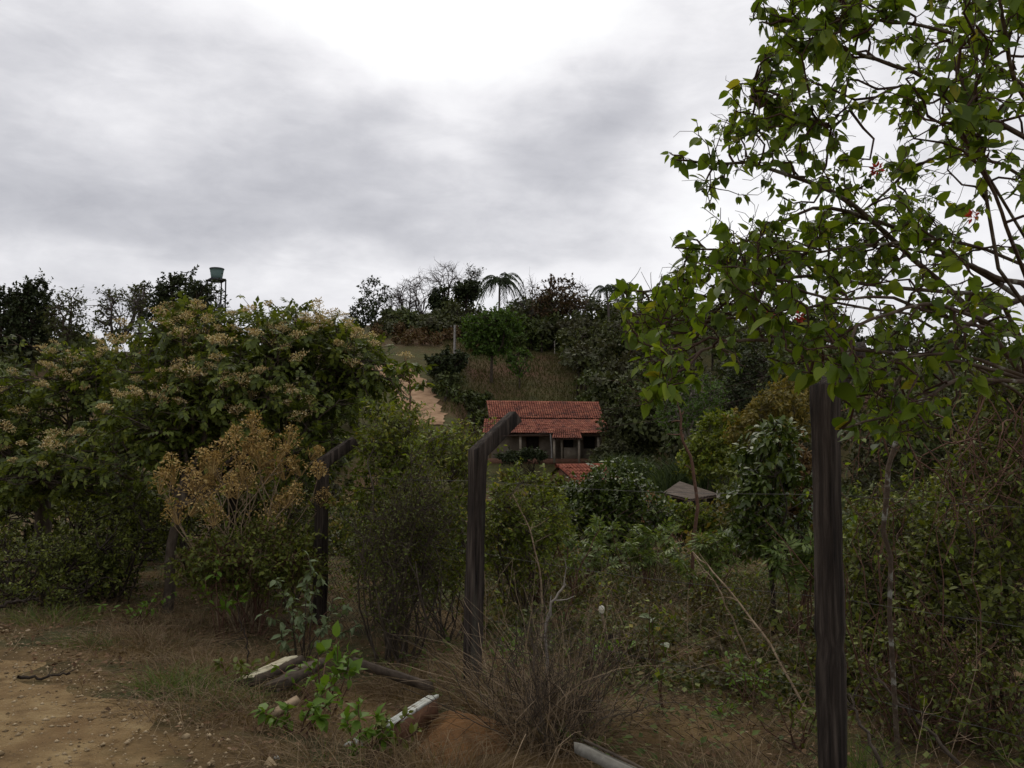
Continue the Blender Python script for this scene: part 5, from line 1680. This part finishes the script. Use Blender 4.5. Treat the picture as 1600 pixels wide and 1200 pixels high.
leafy_plant('broadleaf_plant', 'low green creeper trailing below the cream board', G(470, 5.3), [P(x, y, d) for x, y, d in ((405, 1110, 5.3), (425, 1120, 5.25), (450, 1098, 5.3), (490, 1100, 5.2), (510, 1070, 5.3), (500, 1120, 5.15), (530, 1085, 5.2))],
            .085, M['lf_weed'], 12, M['twig_red'], OVATE, 1.3)
leafy_plant('broadleaf_plant', 'leafy green weed left of the grey-leaved shrub', G(345, 8.2), [P(x, y, d) for x, y, d in ((345, 880, 8.2), (320, 905, 8.1), (375, 900, 8.2), (350, 930, 8.0), (385, 930, 8.1))],
            .10, M['lf_weed'], 7, M['twig_red'], OVATE, 1.0)
leafy_plant('broadleaf_plant', 'small green seedling on bare soil left of near post', G(1135, 6.6), [P(x, y, d) for x, y, d in ((1130, 1122, 6.2), (1145, 1130, 6.2), (1118, 1138, 6.2), (1140, 1145, 6.1))],
            .075, M['lf_weed'], 6, M['twig_red'], OVATE, 1.0)
leafy_plant('broadleaf_plant', 'small green weed tuft in the middle of the yard', G(1130, 8.4), [P(x, y, d) for x, y, d in ((1120, 1045, 8.2), (1145, 1050, 8.2), (1105, 1055, 8.2), (1030, 1055, 8.1))],
            .09, M['lf_weed'], 7, M['twig_red'], OVATE, 1.0)
leafy_plant('broadleaf_plant', 'blue-green seedling just right of the middle post', G(808, 7.6), [P(x, y, d) for x, y, d in ((805, 965, 7.6), (815, 985, 7.6), (800, 1000, 7.6), (818, 1015, 7.6))],
            .06, M['lf_weed'], 9, M['twig_red'], OVATE, .9)
leafy_plant('broadleaf_plant', 'thin vine with dark lobed leaves climbing the mesh', G(1030, 6.2), [P(x, y, d) for x, y, d in ((1015, 950, 5.9), (1030, 985, 5.9), (1040, 1030, 5.9), (1020, 965, 5.95))],
            .07, M['lf_dark'], 4, M['twig_red'], HEART, 1.0)

# ---- big tuft of bent dry grass beside the middle post
def blades(mb, base, hgt, lean, width, k=6, curl=1.6):
    n = len(base)
    t = np.linspace(0, 1, k)
    L = np.linalg.norm(lean, axis=1, keepdims=True)
    cl = base[:, None] + np.stack([lean[:, 0:1] * hgt[:, None] * t ** curl, lean[:, 1:2] * hgt[:, None] * t ** curl, hgt[:, None] * (t - np.minimum(L, 1.6) * .42 * t ** 2.4)], -1)
    cl[:, 1:] += np.cumsum(rng.normal(size=(n, k - 1, 3)), 1) * .02 * hgt[:, None, None]
    sd = unit(np.c_[rng.normal(size=(n, 2)), .4 * rng.normal(size=n)])
    wd = np.broadcast_to(width, (n,))[:, None] * np.linspace(1, .25, k)[None]
    V = np.stack([cl - sd[:, None] * wd[..., None], cl + sd[:, None] * wd[..., None]], 2).reshape(n * k * 2, 3)
    q = np.array([[2 * i, 2 * i + 1, 2 * i + 3, 2 * i + 2] for i in range(k - 1)])
    mb.add(V, (q[None] + (np.arange(n) * k * 2)[:, None, None]).reshape(-1, 4))


def tuft(label, px, d, rad, n, h, spread=.6, mat=None, name='dry_grass_tuft', wd=.0028):
    g = G(px, d)
    root = thing(name, label, 'grass tuft', g)
    a = rng.random(n) * 6.28
    r = rad * np.sqrt(rng.random(n))
    x, y = g[0] + r * np.cos(a), g[1] + r * np.sin(a)
    b = np.c_[x, y, H(x, y) - .02]
    lean = np.c_[np.cos(a), np.sin(a)] * (r / rad)[:, None] * spread + spread * .55 * rng.normal(size=(n, 2))
    m_ = MB()
    blades(m_, b, h * (.35 + .75 * rng.random(n)), lean, wd)
    o = m_.build('blades', mat or M['grass_dry'], root)
    o['kind'] = 'stuff'
    return root


bt = tuft('big shaggy tuft of bent dry grass right of the middle post', 862, 5.6, .36, 650, .5, 1.7, wd=.0028)
g_ = G(862, 5.6)
a_ = rng.random(330) * 6.28
r__ = .36 * np.sqrt(rng.random(330))
x, y = g_[0] + r__ * np.cos(a_), g_[1] + r__ * np.sin(a_)
m_ = MB()
blades(m_, np.c_[x, y, H(x, y) - .02], .35 + .8 * rng.random(330), .55 * rng.normal(size=(330, 2)), .0030, 7, 1.1)
m_.build('tall_stalks', M['cane'], bt)['kind'] = 'stuff'
k0 = np.c_[x, y, H(x, y) - .02][:110]
k1 = k0 + np.c_[.3 * rng.normal(size=(110, 2)), .25 + .6 * rng.random(110)]
tk = curves(k0, k1, 7, .25, 0, .12)
m_ = MB().tubes(tk, np.linspace(.0035, .002, 7), 3)
m_.tubes(sprout(tk, 6, .16, 1.1, .0, 4, .2, .15), np.linspace(.002, .001, 4), 3)
m_.build('dead_twigs', M['bark'], bt)['kind'] = 'stuff'
tuft('matted dry grass tuft at the foot of the middle post', 770, 6.2, .25, 500, .55, .9)
tuft('grey dry grass clump at the road edge beside the trunk', 235, 7.4, .5, 900, .28, 1.3)
tuft('dry grass clump left of the cream board', 330, 6.6, .45, 800, .26, 1.3)
tuft('dry grass fringe in front of the ridged white beam', 690, 4.75, .4, 700, .3, 1.1)
tuft('dark green grass tuft hanging over the road edge', 280, 6.0, .25, 420, .22, 1.0, M['grass_green'], 'green_grass_tuft')
tuft('small green grass tuft on the road verge at left', 140, 7.2, .2, 260, .16, 1.1, M['grass_green'], 'green_grass_tuft')
tuft('green grass tuft right at the near post foot', 1335, 5.0, .16, 260, .3, .7, M['grass_green'], 'green_grass_tuft')
tuft('dry grass tuft at the bottom edge left of near post', 1140, 4.6, .5, 800, .3, 1.2)

tuft('dry grass clump between the cream board and the road', 415, 5.75, .4, 500, .26, 1.3)
tuft('straggly dry grass behind the road edge pebbles', 300, 5.55, .38, 420, .22, 1.3)
tuft('dry grass clump under the grey-leaved shrub', 440, 7.6, .4, 450, .3, 1.2)
tuft('dry grass clump below the slender trunk', 300, 8.6, .5, 550, .3, 1.2)
tuft('dry grass between the dark plank and the middle post', 650, 6.7, .35, 450, .32, 1.2)
tuft('dry grass in front of the leaf creeper at the bottom edge', 520, 4.7, .4, 450, .24, 1.3)
tuft('green grass patch beside the cream board', 350, 5.9, .3, 380, .2, 1.0, M['grass_green'], 'green_grass_tuft')
tuft('green grass patch under the dark shrub at far left', 90, 8.2, .4, 380, .22, 1.0, M['grass_green'], 'green_grass_tuft')
# ---- dead canes and sticks
def stick(name, label, pts, r0_, r1_, mat, cat='stick', side=5):
    pts = np.asarray(pts, float)
    root = thing(name, label, cat, pts[0])
    c = resample(pts[None], 14)[0]
    c[1:-1] += .008 * rng.normal(size=(12, 3))
    MB().tubes(c, np.linspace(r0_, r1_, 14), 6).build('shaft', mat, root)
    s = sprout(c[None], side, .16, 1.0, .2)
    MB().tubes(s, np.linspace(r1_ * .8, r1_ * .35, 4), 4).build('side_twigs', mat, root)['kind'] = 'stuff'
    return root


stick('dead_cane', 'long dry cane leaning down to the near post', [G(1266, 6.2), P(1200, 1000, 6.6), P(1130, 910, 7.0), P(1082, 862, 7.3)], .010, .006, M['cane'], 'cane')
stick('dead_cane', 'second dry cane leaning left of the long one', [G(1190, 7.3), P(1160, 1000, 7.3), P(1120, 915, 7.4), P(1083, 866, 7.5)], .009, .005, M['cane'], 'cane')
stick('dead_cane', 'dark dry cane slanting up to the near post', [G(1275, 7.0), P(1250, 1000, 7.0), P(1232, 960, 7.0)], .008, .005, M['twig_red'], 'cane')
stick('dead_stick', 'pale lichened stick standing in the big dry tuft', [G(850, 5.9), P(853, 985, 5.9), P(862, 945, 5.9), P(884, 912, 5.9)], .011, .007, M['bark_pale'], 'stick')
stick('dry_shoot', 'crooked reddish bare stem rising in front of the shed', [G(1075, 13), P(1090, 780, 13), P(1080, 720, 13), P(1065, 680, 13), P(1063, 645, 13)], .03, .016, M['twig_red'], 'stem', 7)
stick('dry_shoot', 'dry forked stem standing in the yard behind the tuft', [G(850, 8.5), P(845, 900, 8.5), P(830, 830, 8.5), P(800, 770, 8.5)], .012, .005, M['cane'], 'stem', 8)
stick('dry_shoot', 'dry brown stem leaning over the cassava plants', [G(880, 9.3), P(900, 900, 9.3), P(935, 830, 9.3)], .010, .005, M['twig_red'], 'stem', 7)
stick('dead_branch', 'long bare pale branch slanting low through the right thicket', [P(1500, 1195, 4.9), P(1440, 1130, 5.1), P(1410, 1105, 5.2), P(1370, 1060, 5.4)], .012, .006, M['bark'], 'branch')
stick('dead_branch', 'bare branch leaning at the foot of the near post', [P(1378, 1200, 4.8), P(1345, 1130, 4.95), P(1325, 1085, 5.1)], .012, .006, M['bark'], 'branch')
stick('dead_branch', 'forked dark branch lying by the road at the left edge', [P(-10, 948, 7.6), P(25, 940, 7.7), P(60, 935, 7.9)], .02, .009, M['bark_dark'], 'branch')
stick('dead_branch', 'dark fallen branch on the road edge below left tree', [P(28, 1060, 5.95) + [0, 0, .01], P(70, 1058, 6.0), P(110, 1052, 6.05)], .012, .006, M['bark_dark'], 'branch', 3)
# brown stem by the boards
stick('dry_shoot', 'thin dark bent stem rising beside the cream board', [G(392, 6.9), P(385, 1000, 6.9), P(372, 968, 6.9)], .007, .004, M['bark_dark'], 'stem', 3)

# ---- short stake with a white cap
sb0 = G(953, 8.3)
stk = thing('stake', 'thin wooden stake with a white bottle cap in the yard', 'stake', sb0)
MB().tubes(np.array([sb0 - [0, 0, .1], P(946, 985, 8.3), P(940, 956, 8.3)]), np.array([.018, .016, .014]), 6).build('shaft', M['cane'], stk)
MB().tubes(np.array([P(940, 958, 8.3), P(940, 953, 8.3), P(940, 948, 8.3), P(940, 946, 8.3)]), np.array([.022, .03, .026, .008]), 8).build('cap', M['white_flower'], stk)
sb1 = G(956, 7.9)
stk2 = thing('stump', 'short dark stump of a stake beside the white-capped one', 'stake', sb1)
MB().tubes(np.array([sb1 - [0, 0, .1], P(955, 1010, 7.9), P(954, 992, 7.9)]), np.array([.028, .025, .024]), 7).build('shaft', M['bark_dark'], stk2)

# ---- boards, beam, fallen post
def slab(root, name, a, b, w, h, mat, tilt=0.0, top_mat=None, notch=0, ribs=0):
    """Plank from a to b with worn ends; optional separate painted top face."""
    a, b = np.asarray(a, float), np.asarray(b, float)
    X = unit(b - a)
    Y = unit(np.cross([0, 0, 1.0], X))
    Z = np.cross(X, Y)
    Y, Z = Y * math.cos(tilt) + Z * math.sin(tilt), Z * math.cos(tilt) - Y * math.sin(tilt)
    L = np.linalg.norm(b - a)
    k = 9
    t = np.linspace(0, L, k)
    V = []
    for i, tt_ in enumerate(t):
        jw, jh = 1 + .06 * rng.normal(), 1 + .05 * rng.normal()
        for (sy, sz_) in ((-1, -1), (1, -1), (1, 1), (-1, 1)):
            e = (.03 * rng.normal() if i in (0, k - 1) else 0)
            V.append(a + X * (tt_ + e) + Y * sy * w / 2 * jw + Z * sz_ * h / 2 * jh)
    ii = np.arange(k * 4).reshape(k, 4)
    q = np.stack([ii[:-1], np.roll(ii, -1, 1)[:-1], np.roll(ii, -1, 1)[1:], ii[1:]], -1).reshape(-1, 4)
    o = MB().add(V, q, [ii[0, ::-1], ii[-1]]).build(name, mat, root)
    if top_mat is not None:
        if ribs:
            for r in range(ribs):
                cy = (r + .5) / ribs - .5
                c = (a + b) / 2 + Y * cy * w + Z * (h / 2 + .008)
                R = np.stack([X, Y, Z], 1)
                MB().box(c, (L * (.99 - .05 * (r % 2)), w / ribs * .78, .02), R).build('painted_rib', top_mat, root)
        else:
            n_ = 16
            ts = np.linspace(.01, .99, n_) * L
            e1 = -w / 2 * (.96 + .04 * rng.random(n_))
            e2 = w / 2 * (.25 + .7 * rng.random(n_) ** .6)
            up_ = Z * (h / 2 + .006)
            V = np.concatenate([a + X * ts[:, None] - Y * e1[:, None] + up_, a + X * ts[:, None] - Y * e2[:, None] + up_])
            V = np.concatenate([V, V - Z * .005])
            jj = np.arange(n_)
            MB().add(V, np.stack([jj[:-1], jj[1:], jj[1:] + n_, jj[:-1] + n_], -1), np.stack([jj[:-1] + n_, jj[1:] + n_, jj[1:] + 3 * n_, jj[:-1] + 3 * n_], -1)).build('paint_layer', top_mat, root)
    return o


q0, q1 = P(386, 1064, 6.2), P(452, 1034, 6.65)
r_ = thing('cream_board', 'broken thick board with flaking cream paint on top', 'board', (q0[0], q0[1], float(H(q0[0], q0[1]))))
slab(r_, 'body', q0 + [-.02, 0, -.02], q1 + [.03, .05, .0], .17, .06, M['old_wood'], -.2, M['cream_paint'])
q0, q1 = P(428, 1072, 6.1), P(492, 1042, 6.5)
r_ = thing('grey_board', 'dark grey weathered board lying against the cream one', 'board', (q0[0], q0[1], float(H(q0[0], q0[1]))))
slab(r_, 'body', q0 - [0, 0, .01], q1 + [0, 0, .02], .22, .06, M['old_wood'], -.3)
slab(r_, 'splinter', q0 + [.04, -.02, -.02], q1 + [-.1, -.02, -.02], .03, .02, M['old_wood'], .2)
q0, q1 = P(604, 1137, 5.15), P(680, 1092, 5.75)
r_ = thing('white_beam', 'old brown beam with ridged white painted top by the soil mound', 'beam', (q0[0], q0[1], float(H(q0[0], q0[1]))))
slab(r_, 'body', q0 - [0, 0, .065], q1 - [0, 0, .05], .085, .12, M['brown_wood'], -.15, M['white_paint'], ribs=3)
q0, q1 = P(552, 1022, 6.9), P(672, 1062, 6.1)
r_ = thing('dark_plank', 'long dark mossy plank on edge behind the green weeds', 'board', (q0[0], q0[1], float(H(q0[0], q0[1]))))
slab(r_, 'body', q0 - [0, 0, .06], q1 - [0, 0, .05], .024, .07, M['old_wood'], .15)
q0, q1 = P(905, 1163, 4.75), P(1030, 1222, 4.25)
r_ = thing('fallen_plank', 'pale grey weathered plank lying at the bottom edge', 'plank', (q0[0], q0[1], float(H(q0[0], q0[1]))))
slab(r_, 'body', q0 - [0, 0, .02], q1 - [0, 0, .02], .10, .05, M['grey_plank'], -.35)
slab(r_, 'edge_strip', q0 + [.02, .05, .012], q1 + [0, .05, .012], .016, .012, M['old_wood'], -.35)
q0, q1 = P(430, 1115, 5.4), P(462, 1095, 5.6)
r_ = thing('split_wood', 'short split piece of pale wood in the dry grass', 'wood', (q0[0], q0[1], float(H(q0[0], q0[1]))))
slab(r_, 'body', q0, q1, .045, .04, M['cane'], .2)
slab(r_, 'bark_strip', q0 + [0, .03, .0], q1 + [0, .03, .0], .02, .03, M['bark_dark'], .2)


def rock_mesh(seed):
    V = np.array([[0, 0, 1], [.9, 0, .45], [.28, .85, .45], [-.72, .53, .45], [-.72, -.53, .45], [.28, -.85, .45], [.72, .53, -.45], [-.28, .85, -.45], [-.9, 0, -.45], [-.28, -.85, -.45], [.72, -.53, -.45], [0, 0, -1.0]])
    Fc = [[0, 1, 2], [0, 2, 3], [0, 3, 4], [0, 4, 5], [0, 5, 1], [1, 6, 2], [2, 7, 3], [3, 8, 4], [4, 9, 5], [5, 10, 1], [6, 7, 2], [7, 8, 3], [8, 9, 4], [9, 10, 5], [10, 6, 1], [11, 7, 6], [11, 8, 7], [11, 9, 8], [11, 10, 9], [11, 6, 10]]
    return V * (1 + .22 * rng.normal(size=(12, 1))) * [1, .8, .6], Fc


RK = [rock_mesh(k) for k in range(8)]
for (lab, px, py, s) in (('pale stone at the bottom edge of the verge', 428, 1188, .05), ('white pebble in the dry grass above the bottom edge', 440, 1170, .022), ('pale stone on the road edge below the boards', 320, 1128, .03),
                         ('chipped white rubble lump left of the ridged beam', 565, 1122, .07), ('small white rubble chip beside the ridged beam', 548, 1130, .035), ('pale lump of rubble behind the ridged beam', 628, 1090, .035),
                         ('yellowish stone at the road edge near the grass', 300, 1152, .03)):
    d = 1.68 * F / (py - 700)
    g = G(px, d)
    V, Fc = RK[rng.integers(0, 8)]
    r_ = thing('stone', lab, 'stone', g)
    MB().add((V @ rotz(rng.random() * 6).T) * s + g + [0, 0, s * .25], Fc).build('body', M['white_paint'] if 'white' in lab else M['stone'], r_)

for (lab, px, d, h) in (('green weed clump beside the grey weathered board', 505, 6.1, .3), ('green weed clump hiding the near end of the ridged beam', 585, 5.05, .26), ('leafy weed at the foot of the third post', 480, 8.4, .45),
                        ('leafy weed between the middle post and the dry tuft', 790, 6.9, .4), ('low weeds on the verge left of the cream board', 375, 6.3, .22), ('leafy weed against the near post foot', 1240, 5.6, .35),
                        ('leafy weed under the dead cane', 1165, 6.6, .35), ('weed clump in front of the white-capped stake', 935, 7.2, .4), ('weed on the verge near the slender trunk', 215, 8.4, .3)):
    g = G(px, d)
    tp = g + np.c_[.16 * rng.normal(size=(8, 2)), h * (.5 + .5 * rng.random(8))]
    leafy_plant('weed_clump', lab, g, tp, .06, M['lf_under'] if rng.random() < .5 else M['lf_weed'], 9, M['twig_red'], OVATE, 1.0, group='weed clumps on the verge')

# ================================================================== GROUND COVER (stuff)
gv = MB()
n = 13000
t = rng.uniform(-2, 11, n)
sv = -2.45 - .17 * np.clip(t - 1.6, 0, 6.5) - np.abs(rng.normal(size=n)) * 1.5
xy = FA[None] + FU[None] * t[:, None] + FN[None] * sv[:, None]
for k in range(8):
    sel = np.arange(k, n, 8)
    V = np.array([[1, 0, 0], [0, .8, 0], [-1, 0, 0], [0, -.8, 0], [0, 0, .6], [0, 0, -.6]]) * (1 + .25 * rng.normal(size=(6, 1)))
    Fc = [[0, 1, 4], [1, 2, 4], [2, 3, 4], [3, 0, 4], [1, 0, 5], [2, 1, 5], [3, 2, 5], [0, 3, 5]]
    s = .004 + .015 * rng.random(len(sel)) ** 4 + .012 * (rng.random(len(sel)) > .992)
    a = rng.random(len(sel)) * 6.28
    c, s_ = np.cos(a), np.sin(a)
    x = V[None, :, 0] * c[:, None] - V[None, :, 1] * s_[:, None]
    y = V[None, :, 0] * s_[:, None] + V[None, :, 1] * c[:, None]
    z = np.broadcast_to(V[None, :, 2], x.shape)
    W_ = np.stack([x, y, z], -1) * s[:, None, None]
    W_ += np.c_[xy[sel], H(xy[sel, 0], xy[sel, 1]) + .014 + s * .15][:, None]
    gv.add(W_.reshape(-1, 3), (np.asarray(Fc)[None] + (np.arange(len(sel)) * 6)[:, None, None]).reshape(-1, 3))
o = gv.build('gravel', M['stone'], None)
tag(o, 'loose tan gravel scattered over the dirt road', 'gravel', kind='stuff')


def scatter(n, smin, smax, tmin, tmax, p=1.0):
    t = rng.uniform(tmin, tmax, n)
    s = smin + (smax - smin) * rng.random(n) ** p
    xy = FA[None] + FU[None] * t[:, None] + FN[None] * s[:, None]
    return xy[:, 0], xy[:, 1]


lt = MB()
x, y = scatter(52000, -3.3, 9, -6, 12, 1.5)
tt_ = (x - FA[0]) * FU[0] + (y - FA[1]) * FU[1]
k_ = (vnoise(x * 1.1, y * 1.1, 4) + .6 * rng.normal(size=len(x)) > -.3) & (sdist(x, y) > -2.55 - .17 * np.clip(tt_ - 1.6, 0, 6.5) + .15 * rng.normal(size=len(x)))
x, y = x[k_], y[k_]
n = len(x)
lt.leaves(np.c_[x, y, H(x, y) + .012 + .012 * rng.random(n)], np.c_[rng.normal(size=(n, 2)), .25 * rng.normal(size=n)], np.c_[.5 * rng.normal(size=(n, 2)), np.ones(n)], .02 + .035 * rng.random(n), KITE, 1.1)
o = lt.build('leaf_litter', M['litter'], None)
tag(o, 'brown fallen leaf litter over the verge and yard soil', 'leaf litter', kind='stuff')

gd = MB()
x, y = scatter(58000, -4.0, 8, -5, 13, 1.9)
tt_ = (x - FA[0]) * FU[0] + (y - FA[1]) * FU[1]
e_ = sdist(x, y) > -2.5 - .17 * np.clip(tt_ - 1.6, 0, 6.5) + .45 * vnoise(tt_ * 1.9, tt_ * .8, 3) + .22 * rng.normal(size=len(x))
x, y = x[e_], y[e_]
k_ = vnoise(x * .9 + 2, y * .9, 7) + .5 * rng.normal(size=len(x)) > -.25
x, y = x[k_], y[k_]
n = len(x)
blades(gd, np.c_[x, y, H(x, y) - .01], .06 + .26 * rng.random(n) ** 2, 1.1 * rng.normal(size=(n, 2)), .0026, 3)
o = gd.build('dry_grass', M['grass_dry'], None)
tag(o, 'sparse dry straw grass over the verge and yard', 'grass', kind='stuff')

gg = MB()
x, y = scatter(40000, -2.2, 12, -5, 13, 1.2)
k_ = vnoise(x * 1.3 + 5, y * 1.3, 9) + .35 * rng.normal(size=len(x)) > .2
x, y = x[k_], y[k_]
n = len(x)
blades(gg, np.c_[x, y, H(x, y) - .01], .04 + .16 * rng.random(n) ** 2, .7 * rng.normal(size=(n, 2)), .002, 3)
x, y = scatter(42000, -.8, 13, -5, 12, 1.1)
k_ = vnoise(x * 1.0 + 9, y * 1.0, 13) + .3 * rng.normal(size=len(x)) > .1
x, y = x[k_], y[k_]
n = len(x)
gg.leaves(np.c_[x, y, H(x, y) + .02 + .1 * rng.random(n) ** 2], np.c_[rng.normal(size=(n, 2)), .3 + .3 * rng.normal(size=n)], np.c_[.5 * rng.normal(size=(n, 2)), np.ones(n)], .03 + .05 * rng.random(n), KITE, 1.2)
o = gg.build('ground_weeds', M['grass_green'], None)
tag(o, 'patchy low green weeds over the yard soil', 'weeds', kind='stuff')

# twigs and dry stalks standing in the yard
ys = MB()
x, y = scatter(950, .3, 9, -4, 9, 1.0)
st0 = np.c_[x, y, H(x, y) - .03]
en0 = st0 + np.c_[.28 * rng.normal(size=(950, 2)), .2 + .8 * rng.random(950) ** 1.5]
yc = curves(st0, en0, 5, .15, 0, .06)
ys.tubes(yc, np.linspace(.0035, .0018, 5), 3)
ys.tubes(sprout(yc, 3, .16, .9, .3), np.linspace(.002, .001, 4), 3)
pw, dw, nw = leaf_frames(yc[:420], 9, .25, .9, .2, .9)
wl_ = MB().leaves(pw, dw, nw, .035 + .05 * rng.random(len(pw)), KITE, 1.1)
o = wl_.build('tall_weeds', M['lf_shrub'], None)
tag(o, 'tall leafy weeds growing through the yard behind the mesh', 'weeds', kind='stuff')
o = ys.build('dry_stalks', M['cane'], None)
tag(o, 'thin dry weed stalks standing over the yard', 'stalks', kind='stuff')

# knee-high undergrowth behind the bare patch of the yard
yu = MB()
for k in range(240):
    d = 6.6 + 8 * rng.random()
    px = 740 + 640 * rng.random()
    g = G(px, d)
    if sdist(g[0], g[1]) < .5:
        continue
    h = .12 + .40 * rng.random() ** 1.8 * min(1, (d - 5.5) / 3.5) + .03 * max(0, d - 9)
    clumps(yu, g + [0, 0, h * .45], h * .9, int(60 + 260 * h), .05, .6, 8)
o = yu.build('yard_undergrowth', leaf_mat('undergrowth_leaf', [(0, (.03, .04, .014)), (.5, (.052, .066, .02)), (.8, (.085, .095, .03)), (1, (.14, .10, .045))], .3, .6, (1.4, (.085, .058, .03), .8)), None)
tag(o, 'knee-high green undergrowth at the back of the yard', 'undergrowth', kind='stuff')
